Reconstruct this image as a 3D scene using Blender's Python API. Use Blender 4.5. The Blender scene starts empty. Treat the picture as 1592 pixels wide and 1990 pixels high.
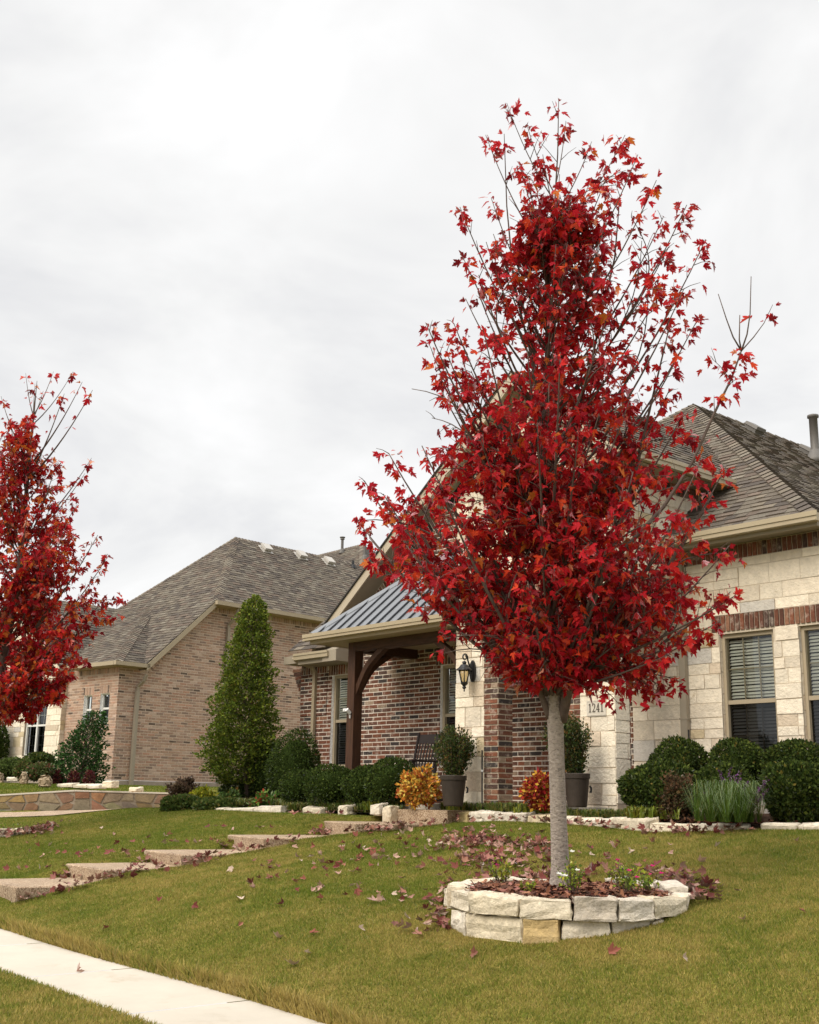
import bpy, bmesh, math, random
import numpy as np
from mathutils import Vector, Matrix
from math import sin, cos, tan, pi, radians, sqrt, atan2, asin

# ------------------------------------------------------------------ camera, world, light
sc = bpy.context.scene
COL = sc.collection
F = 2290.0; PITCH = radians(13.67); ROLL = radians(1.0); YAW = radians(41.0)
CX, CY = 796.0, 995.0
R_ = Vector((sin(YAW), cos(YAW), 0)); FW = Vector((-cos(YAW), sin(YAW), 0))

def ray(px, py):
    u = (px - CX) / F; v = -(py - CY) / F
    r = u * cos(ROLL) - v * sin(ROLL); t = u * sin(ROLL) + v * cos(ROLL)
    fw = cos(PITCH) - t * sin(PITCH); z = sin(PITCH) + t * cos(PITCH)
    return Vector((r * R_.x + fw * FW.x, r * R_.y + fw * FW.y, z))
def opt(P): return (P[0] * FW.x + P[1] * FW.y) * cos(PITCH) + P[2] * sin(PITCH)
def atY(px, py, Y): d = ray(px, py); return d * (Y / d.y)
def atX(px, py, X): d = ray(px, py); return d * (X / d.x)
def atD(px, py, D): return ray(px, py) * D
def atPl(px, py, P, N): d = ray(px, py); return d * (Vector(P).dot(N) / d.dot(N))

cam = bpy.data.cameras.new('camera'); camo = bpy.data.objects.new('camera', cam); COL.objects.link(camo)
cam.sensor_fit = 'HORIZONTAL'; cam.sensor_width = 24.0; cam.lens = F / 1592.0 * 24.0
cam.clip_start = 0.1; cam.clip_end = 2000
Tv = Vector((-FW.x * sin(PITCH), -FW.y * sin(PITCH), cos(PITCH)))
Fv = Vector((FW.x * cos(PITCH), FW.y * cos(PITCH), sin(PITCH)))
cr = R_ * cos(ROLL) + Tv * sin(ROLL); cu = -R_ * sin(ROLL) + Tv * cos(ROLL)
camo.matrix_world = Matrix(((cr.x, cu.x, -Fv.x, 0), (cr.y, cu.y, -Fv.y, 0), (cr.z, cu.z, -Fv.z, 0), (0, 0, 0, 1)))
sc.camera = camo
sc.view_settings.view_transform = 'Standard'; sc.view_settings.look = 'None'
sc.view_settings.exposure = 0.92; sc.view_settings.gamma = 1.0
sc.cycles.use_denoising = True
sc.cycles.max_bounces = 8; sc.cycles.transparent_max_bounces = 16

SUN_EL = radians(40); SUN_DIR = Vector((-0.05, -1.0, 0)).normalized()
sun = bpy.data.lights.new('sun', 'SUN'); sun.energy = 1.5; sun.angle = radians(35); sun.color = (1.0, 0.92, 0.80)
suno = bpy.data.objects.new('sun', sun); COL.objects.link(suno)
sv = Vector((SUN_DIR.x * cos(SUN_EL), SUN_DIR.y * cos(SUN_EL), sin(SUN_EL)))
suno.rotation_euler = sv.to_track_quat('Z', 'Y').to_euler(); suno.location = (0, 0, 30)

W = bpy.data.worlds.new('World'); sc.world = W; W.use_nodes = True
nt = W.node_tree; nt.nodes.clear()
def N(nt, t, **k):
    n = nt.nodes.new(t)
    for a, b in k.items():
        if a.startswith('i_'): n.inputs[a[2:].replace('_', ' ')].default_value = b
        else: setattr(n, a, b)
    return n
out = N(nt, 'ShaderNodeOutputWorld'); bg = N(nt, 'ShaderNodeBackground'); bg.inputs['Strength'].default_value = 0.1
sky = N(nt, 'ShaderNodeTexSky'); sky.sky_type = 'NISHITA'; sky.sun_disc = False
sky.sun_elevation = SUN_EL; sky.sun_rotation = atan2(SUN_DIR.x, SUN_DIR.y)
tc = N(nt, 'ShaderNodeTexCoord'); sep = N(nt, 'ShaderNodeSeparateXYZ'); nt.links.new(tc.outputs['Generated'], sep.inputs[0])
zp = N(nt, 'ShaderNodeMath', operation='ADD'); zp.inputs[1].default_value = 0.35; nt.links.new(sep.outputs['Z'], zp.inputs[0])
zm = N(nt, 'ShaderNodeMath', operation='MAXIMUM'); zm.inputs[1].default_value = 0.12; nt.links.new(zp.outputs[0], zm.inputs[0])
cv = N(nt, 'ShaderNodeVectorMath', operation='DIVIDE'); nt.links.new(tc.outputs['Generated'], cv.inputs[0])
cmb = N(nt, 'ShaderNodeCombineXYZ')
for i in range(3): nt.links.new(zm.outputs[0], cmb.inputs[i])
nt.links.new(cmb.outputs[0], cv.inputs[1])
n1 = N(nt, 'ShaderNodeTexNoise'); n1.inputs['Scale'].default_value = 2.6; n1.inputs['Detail'].default_value = 5; n1.inputs['Roughness'].default_value = 0.57
n1.inputs['Distortion'].default_value = 0.35
mp = N(nt, 'ShaderNodeMapping'); mp.inputs['Location'].default_value = (3.1, 1.7, 0.4); mp.inputs['Scale'].default_value = (1, 1, 1.6)
nt.links.new(cv.outputs[0], mp.inputs[0]); nt.links.new(mp.outputs[0], n1.inputs['Vector'])
rp = N(nt, 'ShaderNodeValToRGB'); e = rp.color_ramp.elements
e[0].position = 0.30; e[0].color = (0.685, 0.685, 0.695, 1); e[1].position = 0.68; e[1].color = (0.91, 0.905, 0.90, 1)
x = rp.color_ramp.elements.new(0.50); x.color = (0.81, 0.807, 0.80, 1)
nt.links.new(n1.outputs['Fac'], rp.inputs[0])
zr = N(nt, 'ShaderNodeMapRange'); zr.inputs[1].default_value = 0.62; zr.inputs[2].default_value = 1.0; zr.inputs[3].default_value = 6.15; zr.inputs[4].default_value = 26.0
nt.links.new(sep.outputs['Z'], zr.inputs[0])
mul = N(nt, 'ShaderNodeVectorMath', operation='SCALE'); nt.links.new(rp.outputs[0], mul.inputs[0]); nt.links.new(zr.outputs[0], mul.inputs['Scale'])
mx = N(nt, 'ShaderNodeMixRGB'); mx.inputs[0].default_value = 0.96
nt.links.new(sky.outputs[0], mx.inputs[1]); nt.links.new(mul.outputs[0], mx.inputs[2])
nt.links.new(mx.outputs[0], bg.inputs[0]); nt.links.new(bg.outputs[0], out.inputs[0])

# ------------------------------------------------------------------ materials
MATS = {}
def mat(name, base=(0.5, 0.5, 0.5), rough=0.8, attr=False, var=0.0, vscale=8.0, bump=0.0, bscale=40.0, metal=0.0, spec=0.3,
        leaf=False, blotch=None, bl_scale=3.0, bl_lo=0.55, bl_hi=0.7, stretch=None, trans=0.35, gl=0.3):
    m = bpy.data.materials.new(name); m.use_nodes = True; t = m.node_tree; b = t.nodes['Principled BSDF']; o = t.nodes['Material Output']
    L = t.links.new
    co = N(t, 'ShaderNodeTexCoord'); vec = co.outputs['Object']
    if stretch:
        mp = N(t, 'ShaderNodeMapping'); mp.inputs['Scale'].default_value = stretch; L(vec, mp.inputs[0]); vec = mp.outputs[0]
    if attr:
        a = N(t, 'ShaderNodeAttribute', attribute_name='col'); c = a.outputs['Color']
    else:
        a = N(t, 'ShaderNodeRGB'); a.outputs[0].default_value = (*base, 1); c = a.outputs[0]
    if var:
        n = N(t, 'ShaderNodeTexNoise'); n.inputs['Scale'].default_value = vscale; n.inputs['Detail'].default_value = 6; n.inputs['Roughness'].default_value = 0.65
        L(vec, n.inputs['Vector'])
        mr = N(t, 'ShaderNodeMapRange'); mr.inputs[1].default_value = 0.3; mr.inputs[2].default_value = 0.7
        mr.inputs[3].default_value = 1 - var; mr.inputs[4].default_value = 1 + var; L(n.outputs['Fac'], mr.inputs[0])
        s = N(t, 'ShaderNodeVectorMath', operation='SCALE'); L(c, s.inputs[0]); L(mr.outputs[0], s.inputs['Scale']); c = s.outputs[0]
    if blotch:
        n = N(t, 'ShaderNodeTexNoise'); n.inputs['Scale'].default_value = bl_scale; n.inputs['Detail'].default_value = 8; n.inputs['Roughness'].default_value = 0.7
        L(vec, n.inputs['Vector'])
        mr = N(t, 'ShaderNodeMapRange'); mr.inputs[1].default_value = bl_lo; mr.inputs[2].default_value = bl_hi; mr.inputs[3].default_value = 0; mr.inputs[4].default_value = blotch[3]
        L(n.outputs['Fac'], mr.inputs[0])
        mi = N(t, 'ShaderNodeMixRGB'); L(mr.outputs[0], mi.inputs[0]); L(c, mi.inputs[1]); mi.inputs[2].default_value = (*blotch[:3], 1); c = mi.outputs[0]
    if leaf:
        t.nodes.remove(b)
        d = N(t, 'ShaderNodeBsdfDiffuse'); tr = N(t, 'ShaderNodeBsdfTranslucent'); g = N(t, 'ShaderNodeBsdfGlossy'); g.inputs['Roughness'].default_value = rough
        L(c, d.inputs[0]); L(c, tr.inputs[0]); g.inputs[0].default_value = (0.9, 0.9, 0.9, 1)
        m1 = N(t, 'ShaderNodeMixShader'); m1.inputs[0].default_value = trans; L(d.outputs[0], m1.inputs[1]); L(tr.outputs[0], m1.inputs[2])
        m2 = N(t, 'ShaderNodeMixShader'); fr = N(t, 'ShaderNodeFresnel'); fr.inputs[0].default_value = 1.0 + spec
        fm = N(t, 'ShaderNodeMath', operation='MULTIPLY'); fm.inputs[1].default_value = gl; L(fr.outputs[0], fm.inputs[0]); L(fm.outputs[0], m2.inputs[0]); L(m1.outputs[0], m2.inputs[1]); L(g.outputs[0], m2.inputs[2]); L(m2.outputs[0], o.inputs[0])
    else:
        L(c, b.inputs['Base Color']); b.inputs['Roughness'].default_value = rough; b.inputs['Metallic'].default_value = metal
        b.inputs['Specular IOR Level'].default_value = spec
        if bump:
            n = N(t, 'ShaderNodeTexNoise'); n.inputs['Scale'].default_value = bscale; n.inputs['Detail'].default_value = 8; n.inputs['Roughness'].default_value = 0.6
            L(vec, n.inputs['Vector']); bp = N(t, 'ShaderNodeBump'); bp.inputs['Strength'].default_value = bump; bp.inputs['Distance'].default_value = 0.02
            L(n.outputs['Fac'], bp.inputs['Height']); L(bp.outputs[0], b.inputs['Normal'])
    MATS[name] = m; return m

M = MATS
mat('mortar_red', (0.74, 0.66, 0.56), 0.95, var=0.15, vscale=20, bump=0.4, bscale=60)
mat('brick_red', attr=True, rough=0.9, var=0.25, vscale=30, bump=0.5, bscale=50, blotch=(0.62, 0.54, 0.45, 0.6), bl_scale=7, bl_lo=0.52, bl_hi=0.70)
mat('mortar_tan', (0.58, 0.46, 0.36), 0.95, var=0.12, vscale=15, bump=0.3, bscale=50)
mat('brick_tan', attr=True, rough=0.9, var=0.2, vscale=25, bump=0.3, bscale=50, blotch=(0.52, 0.42, 0.32, 0.5), bl_scale=2.5, bl_lo=0.55, bl_hi=0.75)
mat('stone_mortar', (0.56, 0.48, 0.37), 0.95, var=0.12, vscale=20, bump=0.3)
mat('limestone', attr=True, rough=0.92, var=0.14, vscale=9, bump=0.9, bscale=26, blotch=(0.42, 0.30, 0.13, 0.55), bl_scale=3.2, bl_lo=0.60, bl_hi=0.72)
mat('block_stone', attr=True, rough=0.92, var=0.28, vscale=13, bump=1.0, bscale=30, blotch=(0.27, 0.21, 0.13, 0.65), bl_scale=7, bl_lo=0.52, bl_hi=0.72)
mat('flagstone', attr=True, rough=0.9, var=0.25, vscale=6, bump=0.6, bscale=20)
mat('flag_mortar', (0.29, 0.24, 0.18), 0.95, var=0.15, vscale=12, bump=0.4)
mat('shingle', attr=True, rough=0.95, var=0.18, vscale=45, bump=0.5, bscale=160)
mat('shingle_base', (0.045, 0.04, 0.036), 0.95)
mat('trim', (0.36, 0.295, 0.20), 0.6, var=0.06, vscale=3)
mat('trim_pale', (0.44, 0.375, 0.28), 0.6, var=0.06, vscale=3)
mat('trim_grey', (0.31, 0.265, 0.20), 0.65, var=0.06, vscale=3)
mat('gutter_metal', (0.36, 0.295, 0.19), 0.42, var=0.06, vscale=2, spec=0.5)
mat('metal_roof', (0.185, 0.195, 0.21), 0.62, metal=0.25, var=0.06, vscale=2, spec=0.5)
mat('metal_seam', (0.06, 0.062, 0.07), 0.6, metal=0.2)
mat('cedar', (0.058, 0.024, 0.011), 0.6, var=0.45, vscale=5, stretch=(6, 6, 0.7), bump=0.3, bscale=20)
mat('cedar_beam', (0.052, 0.022, 0.010), 0.6, var=0.45, vscale=5, stretch=(0.7, 6, 6), bump=0.3, bscale=20)
mat('black_iron', (0.012, 0.012, 0.013), 0.45, spec=0.5, bump=0.2, bscale=80)
mat('dark_wood', (0.022, 0.014, 0.012), 0.5, var=0.2, vscale=6)
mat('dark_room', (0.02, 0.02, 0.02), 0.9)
mat('screen', (0.022, 0.022, 0.024), 0.6)
mat('blind', (0.86, 0.84, 0.78), 0.55, spec=0.3)
mat('white_frame', (0.68, 0.67, 0.63), 0.45)
mat('white_plastic', (0.75, 0.75, 0.74), 0.4)
mat('vent_white', (0.40, 0.375, 0.335), 0.5)
mat('vent_grey', (0.13, 0.12, 0.108), 0.55, metal=0.2)
mat('concrete', (0.445, 0.40, 0.33), 0.9, var=0.07, vscale=1.6, bump=0.15, bscale=150, blotch=(0.33, 0.27, 0.19, 0.7), bl_scale=1.7, bl_lo=0.60, bl_hi=0.78)
mat('joint', (0.05, 0.04, 0.03), 0.95)
mat('foundation', (0.30, 0.25, 0.20), 0.95, var=0.2, vscale=4, bump=0.3)
mat('plaque', (0.55, 0.50, 0.42), 0.9, var=0.06, vscale=10, bump=0.3)
mat('numeral', (0.09, 0.075, 0.06), 0.8)
mat('pot', (0.036, 0.026, 0.019), 0.55, var=0.25, vscale=5, bump=0.2, bscale=20)
mat('soil', (0.035, 0.025, 0.018), 0.95, var=0.4, vscale=30, bump=0.6)
mat('mulch_ground', (0.075, 0.036, 0.021), 0.95, var=0.5, vscale=40, bump=1.0, bscale=60)
mat('chip', attr=True, rough=0.9)
mat('bark', (0.34, 0.29, 0.25), 0.9, var=0.34, vscale=30, stretch=(1, 1, 2.0), bump=0.8, bscale=30, blotch=(0.10, 0.082, 0.07, 0.8), bl_scale=24, bl_lo=0.56, bl_hi=0.64)
mat('branch_bark', (0.115, 0.085, 0.072), 0.85, var=0.3, vscale=20)
mat('brown_bark', (0.08, 0.055, 0.04), 0.9, var=0.3, vscale=20, bump=0.4)
mat('maple_leaf', attr=True, rough=0.45, leaf=True, spec=0.3, trans=0.40, gl=0.22)
mat('dry_leaf', attr=True, rough=0.6, leaf=True, spec=0.2, trans=0.1)
mat('green_leaf', attr=True, rough=0.5, leaf=True, spec=0.3, trans=0.2, gl=0.12)
mat('grass_blade', attr=True, rough=0.6, leaf=True, spec=0.2, trans=0.25, gl=0.08)
mat('flower', attr=True, rough=0.7, leaf=True, spec=0.1, trans=0.2)
mat('green_shade_core', (0.026, 0.040, 0.010), 1.0, spec=0.0, var=0.4, vscale=25)
mat('brown_shade_core', (0.05, 0.035, 0.025), 0.9, var=0.4, vscale=25)

def ground_mat():
    m = bpy.data.materials.new('lawn_soil'); m.use_nodes = True; t = m.node_tree; b = t.nodes['Principled BSDF']; L = t.links.new
    co = N(t, 'ShaderNodeTexCoord')
    n = N(t, 'ShaderNodeTexNoise'); n.inputs['Scale'].default_value = 0.9; n.inputs['Detail'].default_value = 8; n.inputs['Roughness'].default_value = 0.7
    L(co.outputs['Object'], n.inputs['Vector'])
    r = N(t, 'ShaderNodeValToRGB'); e = r.color_ramp.elements
    e[0].position = 0.35; e[0].color = (0.085, 0.105, 0.014, 1); e[1].position = 0.7; e[1].color = (0.26, 0.19, 0.06, 1)
    x = e.new(0.5); x.color = (0.155, 0.14, 0.028, 1)
    L(n.outputs['Fac'], r.inputs[0])
    n2 = N(t, 'ShaderNodeTexNoise'); n2.inputs['Scale'].default_value = 55; n2.inputs['Detail'].default_value = 4; L(co.outputs['Object'], n2.inputs['Vector'])
    mr = N(t, 'ShaderNodeMapRange'); mr.inputs[1].default_value = .3; mr.inputs[2].default_value = .7; mr.inputs[3].default_value = 0.45; mr.inputs[4].default_value = 1.35
    L(n2.outputs['Fac'], mr.inputs[0])
    s = N(t, 'ShaderNodeVectorMath', operation='SCALE'); L(r.outputs[0], s.inputs[0]); L(mr.outputs[0], s.inputs['Scale']); L(s.outputs[0], b.inputs['Base Color'])
    b.inputs['Roughness'].default_value = 0.95; b.inputs['Specular IOR Level'].default_value = 0.05
    bp = N(t, 'ShaderNodeBump'); bp.inputs['Strength'].default_value = 0.8; bp.inputs['Distance'].default_value = 0.03; L(n2.outputs['Fac'], bp.inputs['Height']); L(bp.outputs[0], b.inputs['Normal'])
    M['lawn_soil'] = m
ground_mat()

def agg_mat():
    m = bpy.data.materials.new('aggregate'); m.use_nodes = True; t = m.node_tree; b = t.nodes['Principled BSDF']; L = t.links.new
    co = N(t, 'ShaderNodeTexCoord')
    v = N(t, 'ShaderNodeTexVoronoi'); v.inputs['Scale'].default_value = 85; L(co.outputs['Object'], v.inputs['Vector'])
    r = N(t, 'ShaderNodeValToRGB'); e = r.color_ramp.elements; r.color_ramp.interpolation = 'LINEAR'
    e[0].position = 0.0; e[0].color = (0.12, 0.062, 0.03, 1); e[1].position = 1; e[1].color = (0.46, 0.355, 0.25, 1)
    x = e.new(0.4); x.color = (0.29, 0.20, 0.12, 1); x = e.new(0.7); x.color = (0.37, 0.275, 0.18, 1)
    sp = N(t, 'ShaderNodeSeparateColor'); L(v.outputs['Color'], sp.inputs[0]); L(sp.outputs[0], r.inputs[0])
    n2 = N(t, 'ShaderNodeTexNoise'); n2.inputs['Scale'].default_value = 2.2; n2.inputs['Detail'].default_value = 6; L(co.outputs['Object'], n2.inputs['Vector'])
    mr = N(t, 'ShaderNodeMapRange'); mr.inputs[1].default_value = .3; mr.inputs[2].default_value = .7; mr.inputs[3].default_value = 0.8; mr.inputs[4].default_value = 1.15
    L(n2.outputs['Fac'], mr.inputs[0])
    s = N(t, 'ShaderNodeVectorMath', operation='SCALE'); L(r.outputs[0], s.inputs[0]); L(mr.outputs[0], s.inputs['Scale']); L(s.outputs[0], b.inputs['Base Color'])
    b.inputs['Roughness'].default_value = 0.8
    bp = N(t, 'ShaderNodeBump'); bp.inputs['Strength'].default_value = 0.6; bp.inputs['Distance'].default_value = 0.006; bp.invert = True
    L(v.outputs['Distance'], bp.inputs['Height']); L(bp.outputs[0], b.inputs['Normal'])
    M['aggregate'] = m
agg_mat()

def glass_mat(name, tint, ior, rough=0.02):
    m = bpy.data.materials.new(name); m.use_nodes = True; t = m.node_tree; t.nodes.remove(t.nodes['Principled BSDF']); L = t.links.new
    tr = N(t, 'ShaderNodeBsdfTransparent'); tr.inputs[0].default_value = (*tint, 1); g = N(t, 'ShaderNodeBsdfGlossy'); g.inputs['Roughness'].default_value = rough
    g.inputs[0].default_value = (0.9, 0.92, 0.95, 1)
    f = N(t, 'ShaderNodeFresnel'); f.inputs[0].default_value = ior; mx = N(t, 'ShaderNodeMixShader')
    L(f.outputs[0], mx.inputs[0]); L(tr.outputs[0], mx.inputs[1]); L(g.outputs[0], mx.inputs[2]); L(mx.outputs[0], t.nodes['Material Output'].inputs[0]); M[name] = m
glass_mat('glass', (0.90, 0.94, 0.90), 1.65)
glass_mat('glass_dark', (0.22, 0.23, 0.24), 1.5)
glass_mat('lamp_glass', (0.85, 0.75, 0.55), 1.45, 0.2)

# ------------------------------------------------------------------ object helpers
rnd = random.Random(7)
def tag(o, label=None, cat=None, group=None, kind=None):
    if label: o['label'] = label
    if cat: o['category'] = cat
    if group: o['group'] = group
    if kind: o['kind'] = kind
    return o
def thing(name, loc, label, cat, group=None, rz=0.0):
    o = bpy.data.objects.new(name, None); COL.objects.link(o); o.location = loc; o.rotation_euler = (0, 0, rz); o.empty_display_size = 0.2
    return tag(o, label, cat, group)

class MB:
    def __init__(s): s.v = []; s.f = []; s.m = []; s.c = []
    def face(s, pts, mi=0, col=(1, 1, 1)):
        n = len(s.v); s.v.extend([tuple(p) for p in pts]); s.f.append(tuple(range(n, n + len(pts)))); s.m.append(mi); s.c.append(col)
    def mesh(s, verts, faces, mi=0, col=(1, 1, 1)):
        n = len(s.v); s.v.extend([tuple(p) for p in verts])
        for f in faces: s.f.append(tuple(i + n for i in f)); s.m.append(mi); s.c.append(col)
    def box(s, x0, x1, y0, y1, z0, z1, mi=0, col=(1, 1, 1)):
        v = [(x, y, z) for z in (z0, z1) for y in (y0, y1) for x in (x0, x1)]
        s.mesh(v, [(0, 2, 3, 1), (4, 5, 7, 6), (0, 1, 5, 4), (1, 3, 7, 5), (3, 2, 6, 7), (2, 0, 4, 6)], mi, col)
    def hexa(s, b, t, mi=0, col=(1, 1, 1)):       # two quads, b below t, same winding
        s.mesh(list(b) + list(t), [(3, 2, 1, 0), (4, 5, 6, 7)] + [(i, (i + 1) % 4, 4 + (i + 1) % 4, 4 + i) for i in range(4)], mi, col)
    def prism(s, poly, d, mi=0, col=(1, 1, 1)):   # planar polygon extruded by vector d
        n = len(poly); poly = [Vector(p) for p in poly]; d = Vector(d)
        s.mesh(poly + [p + d for p in poly], [tuple(range(n))[::-1], tuple(range(n, 2 * n))] + [(i, (i + 1) % n, n + (i + 1) % n, n + i) for i in range(n)], mi, col)
    def tube(s, pts, rad, k=6, mi=0, col=(1, 1, 1), cap=True):
        pts = [Vector(p) for p in pts]; n = len(pts); vs = []
        ref = Vector((0.31, 0.87, 0.39))
        for i, p in enumerate(pts):
            d = (pts[min(i + 1, n - 1)] - pts[max(i - 1, 0)]); d = d.normalized() if d.length > 1e-9 else Vector((0, 0, 1))
            a = d.cross(ref)
            a = a.normalized() if a.length > 1e-3 else d.cross(Vector((1, 0, 0))).normalized()
            b = d.cross(a); r = rad[i] if hasattr(rad, '__len__') else rad
            for j in range(k): vs.append(p + a * (r * cos(2 * pi * j / k)) + b * (r * sin(2 * pi * j / k)))
        fs = [(i * k + j, i * k + (j + 1) % k, (i + 1) * k + (j + 1) % k, (i + 1) * k + j) for i in range(n - 1) for j in range(k)]
        if cap: fs += [tuple(range(k))[::-1], tuple(range((n - 1) * k, n * k))]
        s.mesh(vs, fs, mi, col)
    def lathe(s, prof, c, k=16, mi=0, col=(1, 1, 1)):
        vs = []; n = len(prof)
        for r, z in prof:
            for j in range(k): vs.append((c[0] + r * cos(2 * pi * j / k), c[1] + r * sin(2 * pi * j / k), c[2] + z))
        fs = [(i * k + j, i * k + (j + 1) % k, (i + 1) * k + (j + 1) % k, (i + 1) * k + j) for i in range(n - 1) for j in range(k)]
        fs += [tuple(range(k))[::-1], tuple(range((n - 1) * k, n * k))]
        s.mesh(vs, fs, mi, col)
    def build(s, name, mats, parent=None, off=(0, 0, 0), smooth=False):
        if not isinstance(mats, (list, tuple)): mats = [mats]
        me = bpy.data.meshes.new(name); ox, oy, oz = off
        me.from_pydata([(a - ox, b - oy, c - oz) for a, b, c in s.v], [], s.f)
        for m in mats: me.materials.append(M[m])
        me.polygons.foreach_set('material_index', s.m)
        if smooth: me.polygons.foreach_set('use_smooth', [True] * len(s.f))
        ca = me.color_attributes.new(name='col', type='FLOAT_COLOR', domain='CORNER')
        arr = []
        for f, c in zip(s.f, s.c): arr.extend([c[0], c[1], c[2], 1.0] * len(f))
        ca.data.foreach_set('color', arr); me.update()
        o = bpy.data.objects.new(name, me); COL.objects.link(o)
        if parent: o.parent = parent
        return o

def np_mesh(name, V, Fc, C, matname, parent=None, loc=None):
    V = np.asarray(V, dtype=np.float32); Fc = np.asarray(Fc, dtype=np.int32); k = Fc.shape[1]
    me = bpy.data.meshes.new(name); me.vertices.add(len(V)); me.vertices.foreach_set('co', V.ravel())
    me.loops.add(Fc.size); me.loops.foreach_set('vertex_index', Fc.ravel())
    me.polygons.add(len(Fc)); me.polygons.foreach_set('loop_start', np.arange(0, Fc.size, k, dtype=np.int32))
    me.polygons.foreach_set('loop_total', np.full(len(Fc), k, dtype=np.int32))
    me.update(calc_edges=True)
    ca = me.color_attributes.new(name='col', type='FLOAT_COLOR', domain='POINT')
    C4 = np.ones((len(V), 4), dtype=np.float32); C4[:, :3] = C; ca.data.foreach_set('color', C4.ravel())
    me.materials.append(M[matname]); me.validate()
    o = bpy.data.objects.new(name, me); COL.objects.link(o)
    if parent: o.parent = parent
    if loc is not None: o.location = loc
    return o

# leaves: a template placed many times, as one numpy mesh
def unit(a): return a / np.maximum(np.linalg.norm(a, axis=1, keepdims=True), 1e-9)
def leaf_arrays(T, TF, pos, axis, nrm, size, col, curl=None, fold=None, wid=None):
    n = len(pos); y = unit(axis); x = unit(np.cross(y, nrm)); z = np.cross(x, y)
    k = len(T); tx = np.repeat(T[None, :, 0], n, 0); ty = np.repeat(T[None, :, 1], n, 0); tz = np.repeat(T[None, :, 2], n, 0).copy()
    if wid is not None: tx = tx * wid[:, None]
    if curl is not None: tz -= curl[:, None] * ty * ty
    if fold is not None: tz += fold[:, None] * np.abs(tx)
    V = pos[:, None, :] + size[:, None, None] * (tx[..., None] * x[:, None, :] + ty[..., None] * y[:, None, :] + tz[..., None] * z[:, None, :])
    Fc = (TF[None, :, :] + (np.arange(n) * k)[:, None, None]).reshape(-1, TF.shape[1])
    return V.reshape(-1, 3), Fc, np.repeat(col, k, axis=0)
_half = [(0.05, 0.04), (0.19, 0.05), (0.36, 0.10), (0.28, 0.20), (0.38, 0.27), (0.48, 0.40), (0.62, 0.62), (0.45, 0.58), (0.38, 0.62), (0.21, 0.47), (0.24, 0.64), (0.30, 0.76), (0.15, 0.77), (0.12, 0.88)]
_out = _half + [(0, 1.04)] + [(-a, b) for a, b in _half[::-1]]
MAPLE = np.array([(0, 0.3, 0.0)] + [(a, b, 0) for a, b in _out]); _k = len(_out)
MAPLE_F = np.array([(0, 1 + i, 1 + (i + 1) % _k) for i in range(_k)])
OVAL = np.array([(0, 0, 0), (0.32, 0.45, 0.05), (0, 1, 0), (-0.32, 0.45, 0.05)]); OVAL_F = np.array([(0, 1, 2), (0, 2, 3)])
def pick(rs, pal, w, n, jit=0.15):
    pal = np.array(pal); idx = rs.choice(len(pal), n, p=np.array(w) / np.sum(w)); c = pal[idx] * (1 + rs.uniform(-jit, jit, (n, 1))); return np.clip(c * (1 + rs.uniform(-jit * .4, jit * .4, (n, 3))), 0, 1)

# tiled walls and roofs: cells clipped to a polygon in a plane
def clip(poly, conv):
    for i in range(len(conv)):
        a = conv[i]; b = conv[(i + 1) % len(conv)]; o = []
        if not poly: return []
        ex, ey = b[0] - a[0], b[1] - a[1]
        d = [ex * (p[1] - a[1]) - ey * (p[0] - a[0]) for p in poly]
        for j in range(len(poly)):
            p, q = poly[j], poly[(j + 1) % len(poly)]; dp, dq = d[j], d[(j + 1) % len(poly)]
            if dp >= 0: o.append(p)
            if (dp > 0 > dq) or (dp < 0 < dq):
                t = dp / (dp - dq); o.append((p[0] + t * (q[0] - p[0]), p[1] + t * (q[1] - p[1])))
        poly = o
    return poly
def area(p): return 0.5 * sum(p[i][0] * p[(i + 1) % len(p)][1] - p[(i + 1) % len(p)][0] * p[i][1] for i in range(len(p)))
def ccw(p): return p if area(p) > 0 else p[::-1]
def cut(cell, holes):
    out = [cell]
    for h in holes:
        nx = []
        for c in out:
            if c[2] <= h[0] or c[0] >= h[2] or c[3] <= h[1] or c[1] >= h[3]: nx.append(c); continue
            if c[0] < h[0]: nx.append((c[0], c[1], h[0], c[3]))
            if c[2] > h[2]: nx.append((h[2], c[1], c[2], c[3]))
            u0, u1 = max(c[0], h[0]), min(c[2], h[2])
            if c[1] < h[1]: nx.append((u0, c[1], u1, h[1]))
            if c[3] > h[3]: nx.append((u0, h[3], u1, c[3]))
        out = nx
    return out
class Plane:
    def __init__(s, O, U, V=None, Nn=None):
        s.O = Vector(O); s.U = Vector(U).normalized(); s.V = Vector(V).normalized() if V else Vector((0, 0, 1)); s.N = Vector(Nn).normalized() if Nn else s.U.cross(s.V)
    def p(s, u, v, d=0): return s.O + s.U * u + s.V * v + s.N * d
def put(mb, pl, poly, d0, d1, v0, v1, mi, col, jit=0.0):
    if len(poly) < 3 or abs(area(poly)) < 2e-5: return
    dd = lambda v: d0 + (d1 - d0) * ((v - v0) / max(v1 - v0, 1e-6))
    top = [pl.p(u + rnd.uniform(-jit, jit), v + rnd.uniform(-jit, jit), dd(v)) for u, v in poly]; bot = [pl.p(u, v, -0.003) for u, v in poly]; n = len(poly)
    mb.mesh(top + bot, [tuple(range(n))] + [(i, i + n, (i + 1) % n + n, (i + 1) % n) for i in range(n)], mi, col)
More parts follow.
